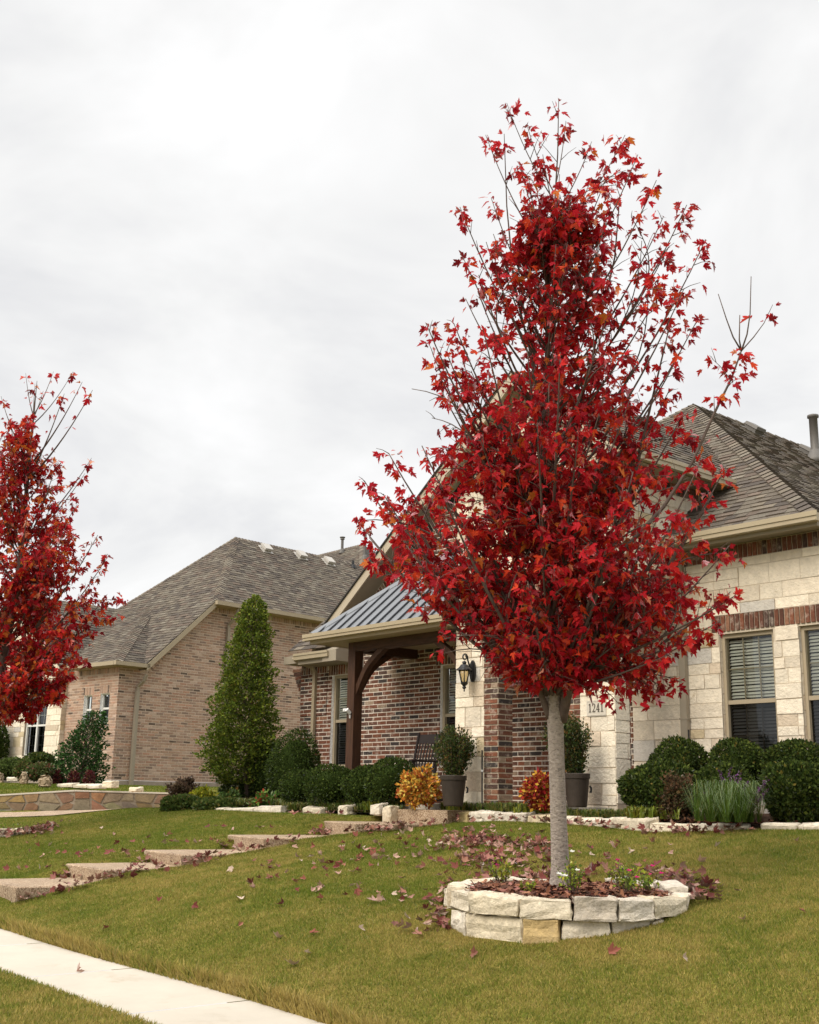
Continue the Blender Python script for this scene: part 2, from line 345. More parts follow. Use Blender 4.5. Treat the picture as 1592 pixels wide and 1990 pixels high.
def base_sheet(mb, pl, poly, holes, mi, reveal=0.0, rmi=None):
    poly = ccw(poly); us = [p[0] for p in poly]; vs = [p[1] for p in poly]
    for c in cut((min(us), min(vs), max(us), max(vs)), holes):
        q = clip([(c[0], c[1]), (c[2], c[1]), (c[2], c[3]), (c[0], c[3])], poly)
        if len(q) >= 3: mb.face([pl.p(u, v) for u, v in q], mi)
    if reveal:
        for h in holes:
            q = [(h[0], h[1]), (h[2], h[1]), (h[2], h[3]), (h[0], h[3])]
            for i in range(4):
                a, b = q[i], q[(i + 1) % 4]; mb.face([pl.p(*a), pl.p(*b), pl.p(*b, -reveal), pl.p(*a, -reveal)], mi if rmi is None else rmi)
RED = [(0.15, 0.058, 0.034), (0.18, 0.066, 0.036), (0.115, 0.05, 0.033), (0.075, 0.044, 0.034), (0.046, 0.036, 0.033), (0.22, 0.11, 0.066), (0.28, 0.20, 0.14)]
REDW = [5, 5, 4, 3, 2.0, 1.5, .8]
TAN = [(0.41, 0.275, 0.20), (0.37, 0.24, 0.17), (0.33, 0.22, 0.165), (0.25, 0.175, 0.135), (0.40, 0.235, 0.165), (0.45, 0.33, 0.255), (0.12, 0.085, 0.065)]
TANW = [5, 4, 4, 2.5, 3, 3, .8]
def bcol(red=True): c = rnd.choices(RED if red else TAN, REDW if red else TANW)[0]; k = rnd.uniform(0.85, 1.15); return tuple(x * k for x in c)
def bricks(mb, pl, poly, holes, mi, red=True, bw=0.254, rh=0.0765, m=0.0185, phase=0.0, vert=False, proud=0.006):
    poly = ccw(poly); us = [p[0] for p in poly]; vs = [p[1] for p in poly]
    i = math.floor(min(vs) / rh)
    if vert:   # soldier course: polygon is a strip
        u = min(us)
        while u < max(us):
            for c in cut((u + m / 2, min(vs) + m / 2, u + rh - m / 2, max(vs) - m / 2), holes): put(mb, pl, clip([(c[0], c[1]), (c[2], c[1]), (c[2], c[3]), (c[0], c[3])], poly), proud, proud, 0, 1, mi, bcol(red), 0.0015)
            u += rh
        return
    while i * rh < max(vs):
        v0, v1 = i * rh + m / 2, (i + 1) * rh - m / 2
        j = math.floor((min(us) - phase) / bw) - 1
        while True:
            u0 = phase + (j + 0.5 * (i % 2)) * bw
            if u0 > max(us): break
            for c in cut((u0 + m / 2, v0, u0 + bw - m / 2, v1), holes):
                if c[2] - c[0] > 0.02 and c[3] - c[1] > 0.015:
                    q = clip([(c[0], c[1]), (c[2], c[1]), (c[2], c[3]), (c[0], c[3])], poly); d = proud + rnd.uniform(-0.002, 0.003)
                    put(mb, pl, q, d, d, 0, 1, mi, bcol(red), 0.0022)
            j += 1
        i += 1
def scol():
    r = rnd.random(); k = rnd.uniform(0.88, 1.08)
    c = (0.78, 0.69, 0.55) if r < .6 else (0.71, 0.62, 0.49) if r < .78 else (0.55, 0.45, 0.29) if r < .83 else (0.56, 0.52, 0.46) if r < .87 else (0.64, 0.53, 0.40)
    return tuple(x * k for x in c)
def ashlar(mb, pl, poly, holes, mi, m=0.012, hs=(0.15, 0.2, 0.22, 0.28, 0.3)):
    poly = ccw(poly); us = [p[0] for p in poly]; vs = [p[1] for p in poly]; v = min(vs)
    while v < max(vs):
        h = rnd.choice(hs); u = min(us) - rnd.uniform(0, 0.3)
        while u < max(us):
            w = rnd.uniform(0.25, 0.72); sub = [(v, v + h)]
            if h > 0.25 and rnd.random() < 0.35: sub = [(v, v + h * .45), (v + h * .45, v + h)]
            for a, b in sub:
                for c in cut((u + m / 2, a + m / 2, u + w - m / 2, b - m / 2), holes):
                    if c[2] - c[0] > 0.03 and c[3] - c[1] > 0.03:
                        q = clip([(c[0], c[1]), (c[2], c[1]), (c[2], c[3]), (c[0], c[3])], poly); d = rnd.uniform(0.004, 0.018)
                        put(mb, pl, q, d, d + rnd.uniform(-.004, .004), c[1], c[3], mi, scol(), 0.004)
            u += w
        v += h
SH = [(0.118, 0.097, 0.074), (0.102, 0.083, 0.065), (0.142, 0.118, 0.088), (0.080, 0.065, 0.053), (0.122, 0.092, 0.070), (0.158, 0.136, 0.105)]
def shingles(mb, pts, up=None, mi_base=0, mi=1, ex=0.145, tone=1.0, tmin=0.14, tmax=0.34):
    pts = [Vector(p) for p in pts]; n = (pts[1] - pts[0]).cross(pts[2] - pts[0]).normalized()
    if n.z < 0: n = -n
    U = Vector((0, 0, 1)).cross(n).normalized(); V = n.cross(U).normalized(); pl = Plane(pts[0], U, V, n)
    poly = ccw([((p - pts[0]).dot(U), (p - pts[0]).dot(V)) for p in pts])
    mb.face([pl.p(u, v, 0) for u, v in poly], mi_base)
    us = [p[0] for p in poly]; vs = [p[1] for p in poly]; v = min(vs)
    while v < max(vs):
        u = min(us) - rnd.uniform(0, .3); hi = rnd.random() < .5
        while u < max(us):
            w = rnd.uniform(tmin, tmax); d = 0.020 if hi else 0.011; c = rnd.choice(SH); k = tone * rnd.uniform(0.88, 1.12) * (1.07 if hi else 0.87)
            q = clip([(u, v), (u + w, v), (u + w, v + ex), (u, v + ex)], poly)
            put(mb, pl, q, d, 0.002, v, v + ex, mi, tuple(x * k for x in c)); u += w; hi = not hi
        v += ex
def caps(mb, a, b, n1, n2, mi=1, w=0.15, ex=0.145):
    a = Vector(a); b = Vector(b); n1 = Vector(n1).normalized(); n2 = Vector(n2).normalized(); d = (b - a); L = d.length; d.normalize()
    s1 = n1.cross(d); s2 = n2.cross(d); nn = (n1 + n2).normalized()
    if s1.dot(n2) > 0: s1 = -s1
    if s2.dot(n1) > 0: s2 = -s2
    t = 0.0
    while t < L:
        c = rnd.choice(SH); k = rnd.uniform(0.95, 1.35); c = tuple(x * k for x in c)
        lo, hi = a + d * t + nn * 0.038, a + d * min(t + ex * 1.15, L) + nn * 0.018
        for s in (s1, s2):
            p = [lo, hi, hi + s * w, lo + s * w]; mb.face(p, mi, c); mb.face([lo, lo + s * w, lo + s * w - nn * .022, lo - nn * 0.022], mi, tuple(x * .5 for x in c))
            mb.face([lo + s * w, hi + s * w, hi + s * w - nn * .02, lo + s * w - nn * .02], mi, c)
        t += ex
def arch_box(mb, *a, **k): mb.box(*a, **k)

# ------------------------------------------------------------------ terrain, sidewalk, driveway, beds
def zsw(X): return -1.52 - 0.026 * (X + 8)
YF, YN = 5.46, 4.30
def yf(X): return YF + 0.03 * sin(X * 1.3) + 0.010 * (X + 9)
def yn(X): return YN + 0.008 * (X + 9)
PYs = [5.46, 6.4, 7.2, 8.2, 9.5, 10.5, 11.3, 11.7, 12, 14, 30, 200]; PZs = [-1.45, -1.17, -.99, -.85, -.62, -.47, -.34, -.28, -.26, -.22, -.12, -.1]
def H(X, Y):
    X = np.asarray(X, float); Y = np.asarray(Y, float)
    h = np.interp(Y, PYs, PZs) + (zsw(np.clip(X, -40, 10)) + 0.045 + 1.45) * np.clip((9.2 - Y) / 3.7, 0, 1)
    h = h - 0.15 * np.clip((-21 - X) / 4, 0, 1) * np.clip((Y - 10) / 2, 0, 1)
    h = h - 0.12 * np.exp(-(((X + 12.9) / .9) ** 2 + ((Y - 11.7) / .7) ** 2)) - 0.055 * np.exp(-((X + 12.95) / .45) ** 2) * np.clip((Y - 5.7) / .5, 0, 1) * np.clip((11.6 - Y) / .5, 0, 1)
    h = h + 0.012 * np.sin(X * 1.7 + Y * .9) * np.sin(Y * 1.3 - X * .4)
    return h
def lawn_hit(px, py):
    d = ray(px, py); Y = 4.5
    while Y < 40:
        P = d * (Y / d.y)
        if P.z < H(P.x, P.y): return P
        Y += 0.01
    return P
xs = np.concatenate([np.arange(-160, -30, 10), np.arange(-30, -15.9, 0.25), np.arange(-15.9, -12.3, 0.07), np.arange(-12.3, 2, 0.25), np.arange(2, 80, 8)])
ts = np.concatenate([[0, 0, 0.015, 0.04], np.arange(0.10, 7.4, 0.1), np.arange(7.4, 10, .2), np.arange(10, 160, 12)])
STEPS = [('lowest', (32, 1724), -1.05, 1.3), ('second', (200, 1690), -.89, 1.4), ('third', (353, 1661), -.74, 1.6), ('fourth', (513, 1629), -.55, 2.1), ('fifth', (691, 1600), -.35, 1.5)]
STEPA = [radians(a) for a in (5, 7, 9, 12, 18)]
STEPC = [ray(*p) * (z / ray(*p).z) for _, p, z, _ in STEPS]
def on_step(X, Y, m=0.0):
    for (nm, p, z, L), c, dpx in zip(STEPS, STEPC, STEPA):
        qa = -(X - c.x) * cos(dpx) + (Y - c.y) * sin(dpx); qb = (X - c.x) * sin(dpx) + (Y - c.y) * cos(dpx)
        if m < qa < 1.36 - m and m < qb < L - m * (nm == 'fifth'): return True
    return False
V = []; nx = len(xs)
for j, t in enumerate(ts):
    for xx in xs:
        y0 = yf(np.clip(xx, -40, 10)); y = y0 + t; z = float(H(xx, y))
        if j == 0: z = zsw(xx) - .08
        elif j == 1: z -= .022
        elif j == 2: z -= .006
        if -16.0 < xx < -12.2 and y < 12.9 and on_step(xx, y, .05): z -= .22
        V.append((xx, y, z))
Fq = [(j * nx + i, j * nx + i + 1, (j + 1) * nx + i + 1, (j + 1) * nx + i) for j in range(len(ts) - 1) for i in range(nx - 1)]
o = np_mesh('lawn', V, Fq, np.ones((len(V), 3)), 'lawn_soil'); tag(o, kind='structure')
V = []; ty = [0, 0, 0.03, .2, 1, 3, 8, 20, 60]
for j, t in enumerate(ty):
    for xx in xs: V.append((xx, yn(np.clip(xx, -40, 10)) - t, zsw(xx) + (0.03 if j else -0.08) - 0.01 * t))
Fq = [(j * nx + i, (j + 1) * nx + i, (j + 1) * nx + i + 1, j * nx + i + 1) for j in range(len(ty) - 1) for i in range(nx - 1)]
o = np_mesh('verge', V, Fq, np.ones((len(V), 3)), 'lawn_soil'); tag(o, kind='structure')
mb = MB(); X = -11.5 - 1.73 * 14
while X < 12:
    a, b = X + .010, X + 1.73 - .010; n = 6
    for i in range(n):
        u, v = a + (b - a) * i / n, a + (b - a) * (i + 1) / n
        mb.face([(u, yn(u) - .03, zsw(u)), (v, yn(v) - .03, zsw(v)), (v, yf(v) + .03, zsw(v)), (u, yf(u) + .03, zsw(u))], 0)
    mb.face([(b, yn(b) - .03, zsw(b) - .006), (b + .020, yn(b) - .03, zsw(b) - .006), (b + .020, yf(b) + .03, zsw(b) - .006), (b, yf(b) + .03, zsw(b) - .006)], 1)
    X += 1.73
tag(mb.build('sidewalk', ['concrete', 'joint']), kind='structure')
# driveway
mb = MB()
R1 = [(-21.55, 12.6), (-21.9, 11.7), (-23.2, 10.75), (-25.0, 9.75), (-30, 7.3), (-40, 5.5)]; L1 = [(-24.2, 14.9), (-24.9, 13.6), (-25.9, 12.2), (-27.7, 10.2), (-31.2, 8.0), (-41, 6.4)]
for i in range(len(R1) - 1):
    for k in range(6):
        q = []
        for (ii, kk) in ((i, k), (i + 1, k), (i + 1, k + 1), (i, k + 1)):
            a = R1[ii]; b = L1[ii]; s = kk / 6; x, y = a[0] + (b[0] - a[0]) * s, a[1] + (b[1] - a[1]) * s; q.append((x, y, float(H(x, y)) + .02))
        mb.face(q)
tag(mb.build('driveway', ['aggregate']), kind='structure')

# ------------------------------------------------------------------ our house
HR = Vector((-13.0, 14.04, -0.2)); Y0 = 14.04; YP = 12.47
house = thing('brick_house', HR, 'brick and limestone house with steep gable and metal porch roof behind the red maple', 'house')
def part(mb, name, mats, parent=house, smooth=False, label=None):
    o = mb.build(name, mats, parent, HR, smooth)
    if label: o['label'] = label
    return o
def front(X0): return Plane((X0, Y0, 0), (1, 0, 0))
# rake of the left gable, on its overhang
YG = 13.6
Ra, Rb = atY(630, 1215, YG), atY(944, 787, YG); gs = (Rb.z - Ra.z) / (Rb.x - Ra.x)
def zg(X): return Ra.z + gs * (X - Ra.x)
XPK = -13.25; XL = -19.36; ZB = -0.32
W1 = (-18.36, 0.55, -17.5, 2.30); W2 = (-15.25, 0.55, -14.37, 2.28)
def win_holes(ws, X0): return [(w[0] - X0, w[1], w[2] - X0, w[3]) for w in ws]
mb = MB(); pl = front(XL); zt = lambda X: zg(X) - .20
ca_ = 1 / sqrt(1 + gs * gs); st = 0.245
poly = [(0, ZB), (XPK - XL, ZB), (XPK - XL, zt(XPK)), (0, zt(XL))]
base_sheet(mb, pl, poly, win_holes([W1, W2], XL), 0, 0.10, 1)
sold = [(W1[0] - .12 - XL, W1[3], W1[2] + .12 - XL, W1[3] + .24), (W2[0] - .12 - XL, W2[3], W2[2] + .12 - XL, W2[3] + .24)]
inner = [(0, ZB), (XPK - XL, ZB), (XPK - XL, zt(XPK) - st / ca_), (0, zt(XL) - st / ca_)]
bricks(mb, pl, inner, win_holes([W1, W2], XL) + sold, 1)
for s in sold: bricks(mb, pl, [(s[0], s[1]), (s[2], s[1]), (s[2], s[3]), (s[0], s[3])], [], 1, vert=True)
rp_ = Plane((XL, Y0, zt(XL) - st / ca_), (1, 0, gs), (-gs, 0, 1), (0, -1, 0)); Lr = (XPK - XL) / ca_
bricks(mb, rp_, [(1.25, 0), (Lr, 0), (Lr, st), (1.25, st)], [], 1, vert=True)
cf = [(0, 1.55), (.86, 1.55), (.86, 2.68), (0, 2.68)]; cp_ = Plane((XL, Y0 - .016, 0), (1, 0, 0)); base_sheet(mb, cp_, cf, [], 0); bricks(mb, cp_, [(0, 2.36), (.86, 2.36), (.86, 2.6), (0, 2.6)], [], 1, vert=True); bricks(mb, cp_, [(0, 1.55), (.86, 1.55), (.86, 2.36), (0, 2.36)], [], 1)
part(mb, 'brick_wall', ['mortar_red', 'brick_red'])
# corbel at the left corner below the eave
mb = MB()
for i in range(7):
    w = 0.05 + 0.045 * i; z = 1.98 + i * .0765; mb.box(XL - w, XL - .002, Y0 - .004, Y0 + .35, z + .005, z + .0715, 1, bcol()); mb.box(XL - w + .012, XL, Y0 + .006, Y0 + .34, z - .005, z + .0765, 0)
part(mb, 'corbel', ['mortar_red', 'brick_red'])
# left side wall and plain rear walls
mb = MB(); mb.face([(XL, Y0, ZB), (XL, Y0 + 14, ZB), (XL, Y0 + 14, 2.7), (XL, Y0, 2.7)]); part(mb, 'side_wall', ['mortar_red']); mb = MB(); mb.face([(-7.25, Y0 + .01, ZB), (-7.25, 30, ZB), (-7.25, 30, 3.55), (-7.25, Y0 + .01, 3.55)]); bricks(mb, Plane((-7.25, Y0, 0), (0, 1, 0)), [(.01, ZB), (7, ZB), (7, 3.54), (.01, 3.54)], [], 1)
part(mb, 'side_wall', ['mortar_red', 'brick_red'])
# gable rake boards, soffit and roof
def rake(mb, x0, x1, z0, z1, y, h, t=0.035, mi=0):   # board in plane y following a slope
    mb.hexa([(x0, y, z0 - h), (x1, y, z1 - h), (x1, y + t, z1 - h), (x0, y + t, z0 - h)], [(x0, y, z0), (x1, y, z1), (x1, y + t, z1), (x0, y + t, z0)], mi)
mb = MB(); xe = atY(607, 1248, YG).x
rake(mb, xe, XPK, zg(xe) - .02, zg(XPK) - .02, YG, .20); rake(mb, XPK, -10.4, zg(XPK) - .02, zg(XPK) - .02 - gs * (-10.4 - XPK), YG, .20)
part(mb, 'rake_board', ['trim_pale'])
mb = MB()
mb.face([(xe, YG + .035, zg(xe) - .20), (XPK, YG + .035, zg(XPK) - .20), (XPK, Y0, zg(XPK) - .20), (xe, Y0, zg(xe) - .20)])
mb.face([(XPK, YG + .035, zg(XPK) - .20), (-10.4, YG + .035, zg(XPK) - .2 - gs * (-10.4 - XPK)), (-10.4, Y0, zg(XPK) - .2 - gs * (-10.4 - XPK)), (XPK, Y0, zg(XPK) - .20)])
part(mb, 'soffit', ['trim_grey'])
mb = MB(); zr0 = zg(XPK) - gs * (-10.4 - XPK)
for (xa, za, xb, zb) in ((xe - .05, zg(xe - .05), XPK, zg(XPK)), (XPK, zg(XPK), -10.4, zr0)):
    mb.hexa([(xa, YG - .03, za - .02), (xb, YG - .03, zb - .02), (xb, 18.3, zb - .02), (xa, 18.3, za - .02)], [(xa, YG - .03, za + .012), (xb, YG - .03, zb + .012), (xb, 18.3, zb + .012), (xa, 18.3, za + .012)])
part(mb, 'gable_roof', ['shingle_base'])
# wall of right half gable, behind portico
mb = MB(); mb.face([(XPK, Y0, 2.5), (-10.4, Y0, 2.5), (-10.4, Y0, zr0 - .2), (XPK, Y0, zg(XPK) - .2)]); part(mb, 'gable_wall', ['stone_mortar'])

# eave return at left: shingled top, gutter, box
A = atY(560, 1266, 13.45); B = atY(633, 1258, 13.45); C = atY(648, 1192, 14.5)
mb = MB(); shingles(mb, [A, B, C], tone=1.0, ex=.16); part(mb, 'return_roof', ['shingle_base', 'shingle'])
mb = MB(); g0 = atY(570, 1276, 13.42); g1 = atY(636, 1266, 13.42)
mb.box(g0.x, g1.x, 13.42, 13.52, g0.z - .075, g0.z + .03); mb.box(g0.x, g1.x, 13.405, 13.42, g0.z - .0, g0.z + .045)
part(mb, 'gutter', ['gutter_metal'])
mb = MB(); mb.box(g0.x + .05, g1.x + .12, 13.5, 14.035, g0.z - .16, g0.z - .02)
mb.hexa([(g1.x - .2, 13.46, g0.z - .165), (g1.x + .22, 13.46, g0.z - .165), (g1.x + .22, 14.03, g0.z - .165), (g1.x - .2, 14.03, g0.z - .165)], [(g1.x - .2, 13.46, g0.z + .05), (g1.x + .22, 13.46, g0.z + .05), (g1.x + .22, 14.03, g0.z + .26), (g1.x - .2, 14.03, g0.z + .26)])
part(mb, 'eave_return', ['trim_grey'])
mb = MB(); a = atY(552, 1277, 13.6); b = atY(577, 1289, 13.6); mb.box(a.x, b.x, 13.6, 14.0, b.z, a.z); part(mb, 'eave_end', ['trim_grey'])
# downspout on the left brick wall
mb = MB(); xd = -18.86
def downspout(mb, x, y, z0, z1, w=.085, d=.06, kick=None):
    mb.box(x - w / 2, x + w / 2, y - d, y, z0, z1)
    for zz in (z0 + (z1 - z0) * .35, z0 + (z1 - z0) * .8): mb.box(x - w / 2 - .015, x + w / 2 + .015, y - d - .004, y - .004, zz, zz + .025)
downspout(mb, xd, Y0 - .02, -.1, 2.42); mb.tube([(xd + .0, Y0 - .05, 2.40), (xd - .02, Y0 - .12, 2.50), (xd - .03, 13.6, 2.56), (xd - .03, 13.48, 2.64)], .043, 8)
part(mb, 'downspout', ['trim'])

# ---- windows
def window(P, x0, x1, z0, z1, y, mats=('trim', 'blind'), blinds=True, cols=3, rows=2, parent=house, off=HR, low_dark=True, mull=0, lab=None):
    b = lambda mb, n, m, par: mb.build(n, m, par, off)
    w = .055 if x1 - x0 > .5 else .03; mb = MB(); y1 = y + .05
    mb.box(x0, x0 + w, y, y1 + .05, z0, z1); mb.box(x1 - w, x1, y, y1 + .05, z0, z1); mb.box(x0 + w, x1 - w, y, y1 + .05, z1 - w, z1); mb.box(x0 + w, x1 - w, y, y1 + .05, z0, z0 + w)
    zm = (z0 + z1) / 2
    mb.box(x0 + w, x1 - w, y + .012, y1 + .03, zm - .028, zm + .028)
    for k in range(mull): xm = x0 + (x1 - x0) * (k + 1) / (mull + 1); mb.box(xm - .035, xm + .035, y + .006, y1 + .04, z0 + w, z1 - w)
    fr = b(mb, 'window', mats[0], parent)
    if lab: fr['label'] = lab
    mb = MB(); mb.face([(x0 + w, y1, zm), (x1 - w, y1, zm), (x1 - w, y1, z1 - w), (x0 + w, y1, z1 - w)]); b(mb, 'pane', 'glass', fr)
    mb = MB(); mb.face([(x0 + w, y1 + .006, z0 + w), (x1 - w, y1 + .006, z0 + w), (x1 - w, y1 + .006, zm), (x0 + w, y1 + .006, zm)]); b(mb, 'pane', 'glass_dark' if low_dark else 'glass', fr)
    if cols > 1 or rows > 1:
        for h0, h1 in ((z0 + w, zm - .028), (zm + .028, z1 - w)):
            mb = MB()
            for k in range(1, cols): xm = x0 + w + (x1 - x0 - 2 * w) * k / cols; mb.box(xm - .009, xm + .009, y1 + .012, y1 + .024, h0, h1)
            for k in range(1, rows): zz = h0 + (h1 - h0) * k / rows; mb.box(x0 + w, x1 - w, y1 + .0125, y1 + .0235, zz - .009, zz + .009)
            b(mb, 'grille', mats[0], fr)
    if blinds:
        mb = MB(); z = z0 + w + .02
        while z < z1 - w - .02:
            t = rnd.uniform(-.004, .004); mb.hexa([(x0 + w, y1 + .05, z - .020 + t), (x1 - w, y1 + .05, z - .020 + t), (x1 - w, y1 + .085, z + .013 + t), (x0 + w, y1 + .085, z + .013 + t)], [(x0 + w, y1 + .05, z - .017 + t), (x1 - w, y1 + .05, z - .017 + t), (x1 - w, y1 + .085, z + .016 + t), (x0 + w, y1 + .085, z + .016 + t)]); z += .045
        b(mb, 'blind', mats[1], fr)
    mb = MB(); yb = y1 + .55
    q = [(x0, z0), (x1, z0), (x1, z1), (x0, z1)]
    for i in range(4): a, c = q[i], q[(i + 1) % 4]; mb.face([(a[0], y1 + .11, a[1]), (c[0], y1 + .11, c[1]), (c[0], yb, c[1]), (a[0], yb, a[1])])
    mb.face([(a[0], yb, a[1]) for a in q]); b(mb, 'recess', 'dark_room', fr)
    return fr
window(None, *[W1[0], W1[2], W1[1], W1[3]], Y0 + .06, cols=1, rows=2)
window(None, *[W2[0], W2[2], W2[1], W2[3]], Y0 + .06, cols=2, rows=3)

# ---- right wing facade: limestone
XC = -10.12; XR = -7.25
V1 = (-9.51, 0.42, -8.66, 2.30); V2 = (-8.285, 0.42, -7.43, 2.30)
mb = MB(); X0 = -11.05; pl = front(X0); ps = [V1, V2]
hl = win_holes(ps, X0); band = (-9.62 - X0, 2.325, XR - X0, 2.565)
base_sheet(mb, pl, [(0, ZB), (XR - X0, ZB), (XR - X0, 3.54), (0, 3.54)], hl, 0, 0.10, 0)
ashlar(mb, pl, [(0, ZB), (XR - X0, ZB), (XR - X0, 3.325), (0, 3.325)], hl + [band], 1)
bricks(mb, pl, [(band[0], band[1]), (band[2], band[1]), (band[2], band[3]), (band[0], band[3])], [], 2, vert=True, proud=.02)
bricks(mb, pl, [(0, 3.33), (XR - X0, 3.33), (XR - X0, 3.535), (0, 3.535)], [], 2, vert=True, proud=.015)
for h in hl:   # stone returns beside the windows
    for (u, sg) in ((h[0], 1), (h[2], -1)):
        z = h[1]
        while z < h[3]: hh = rnd.choice((.2, .28, .3)); z2 = min(z + hh, h[3]); q = [pl.p(u, z + .006, -.004), pl.p(u, z2 - .006, -.004), pl.p(u, z2 - .006, -.1), pl.p(u, z + .006, -.1)]; q = [p + Vector((sg * .006, 0, 0)) for p in q]; mb.face(q if sg < 0 else q[::-1], 1, scol()); z += hh
part(mb, 'stone_wall', ['stone_mortar', 'limestone', 'brick_red'])
window(None, V1[0], V1[2], V1[1], V1[3], Y0 + .05); window(None, V2[0], V2[2], V2[1], V2[3], Y0 + .05)
mb = MB(); downspout(mb, -10.09, Y0 - .025, -.1, 3.45, w=.11, d=.075); part(mb, 'downspout', ['trim_grey'])
# entry back wall: brick, dark double door
mb = MB(); pl = front(XPK); wv = -11.05 - XPK; dr = (-12.25 - XPK, -0.05, -11.15 - XPK, 2.35)
base_sheet(mb, pl, [(0, ZB), (wv, ZB), (wv, 3.0), (0, 3.0)], [dr], 0, .1, 1); bricks(mb, pl, [(0, ZB), (wv, ZB), (wv, 3.0), (0, 3.0)], [dr], 1)
part(mb, 'entry_wall', ['mortar_red', 'brick_red'])
mb = MB(); mb.box(-12.25, -11.705, Y0 + .08, Y0 + .13, -.05, 2.35); mb.box(-11.695, -11.15, Y0 + .08, Y0 + .13, -.05, 2.35)
for x in (-12.15, -11.60):
    for z in (.15, 1.2): mb.box(x, x + .36, Y0 + .065, Y0 + .085, z, z + .85)
door = part(mb, 'door', ['dark_wood']); mb = MB(); mb.tube([(-11.62, Y0 + .03, .85), (-11.62, Y0 + .03, 1.15)], .015, 8); mb.box(-11.635, -11.605, Y0 + .03, Y0 + .085, .85, .88); mb.box(-11.635, -11.605, Y0 + .03, Y0 + .085, 1.12, 1.15); part(mb, 'handle', ['black_iron'], door)

# ---- entry portico
mb = MB(); ZO = 2.89
pf = Plane((-13.18, YP, 0), (1, 0, 0))
# pier cores
mb.box(-13.18, -12.29, YP, 12.77, ZB, ZO + .3); mb.box(-10.96, XC, YP, 12.79, ZB, ZO + .3)
mb.box(-13.17, -10.13, YP + .002, 12.77, ZO, 4.62)
mb.face([(-13.18, YP, 4.6), (XC, YP, 4.6), (-11.65, YP, 6.0)])
mb.box(-10.42, XC, 12.79, 15.2, ZO, 4.62); mb.box(-13.18, -12.88, 12.77, 15.2, ZO, 4.62)
PLQ = (atY(1143, 1362, YP), atY(1179, 1390, YP)); plq = (-10.585 + 13.18, 1.12, -10.255 + 13.18, 1.335)
ashlar(mb, pf, [(0, ZB), (0.61, ZB), (0.61, ZO), (0, ZO)], [], 1)
ashlar(mb, pf, [(2.47, ZB), (3.06, ZB), (3.06, ZO), (2.47, ZO)], [plq], 1, hs=(.15, .2, .2, .28))
bricks(mb, pf, [(.61, ZB), (.89, ZB), (.89, ZO), (.61, ZO)], [], 2, bw=.28, phase=.61, proud=.012)
bricks(mb, pf, [(2.22, ZB), (2.47, ZB), (2.47, ZO), (2.22, ZO)], [], 2, bw=.25, phase=2.22, proud=.012)
gz = lambda u: 4.52 + .81 * u
bricks(mb, pf, [(.2, ZO), (2.86, ZO), (2.86, ZO + .24), (.2, ZO + .24)], [], 2, vert=True, proud=.012)
ashlar(mb, pf, [(0, ZO), (3.06, ZO), (3.06, 4.55), (1.53, gz(1.53)), (0, 4.55)], [(.2, ZO, 2.86, ZO + .24)], 1)
pj = Plane((-12.29, YP, 0), (0, 1, 0)); bricks(mb, pj, [(0, ZB), (.3, ZB), (.3, ZO), (0, ZO)], [], 2, bw=.3, phase=0, proud=.008)
ps_ = Plane((XC, YP, 0), (0, 1, 0)); ashlar(mb, ps_, [(0, ZB), (.29, ZB), (.29, ZO), (0, ZO)], [], 1, hs=(.2, .28, .3))
bricks(mb, ps_, [(.24, ZB), (.325, ZB), (.325, ZO), (.24, ZO)], [], 2, bw=.085, phase=.24, proud=.004)
bricks(mb, ps_, [(.30, ZO), (1.57, ZO), (1.57, ZO + .24), (.30, ZO + .24)], [], 2, vert=True, proud=.012)
ashlar(mb, ps_, [(0, ZO), (2.6, ZO), (2.6, 4.40), (0, 4.40)], [(.3, ZO, 1.57, ZO + .24)], 1)
bricks(mb, ps_, [(0, 4.405), (2.6, 4.405), (2.6, 4.61), (0, 4.61)], [], 2, vert=True, proud=.015)
part(mb, 'portico', ['stone_mortar', 'limestone', 'brick_red'])
mb = MB(); mb.box(-12.9, -10.4, 12.77, Y0 - .01, 2.80, 2.88); part(mb, 'portico_ceiling', ['cedar_beam'])
mb = MB(); mb.box(-10.585, -10.255, YP - .022, YP + .01, 1.12, 1.335); mb.box(-10.575, -10.265, YP - .026, YP - .021, 1.315, 1.325); mb.box(-10.575, -10.265, YP - .026, YP - .021, 1.13, 1.14)
pq = part(mb, 'number_plaque', ['plaque'])
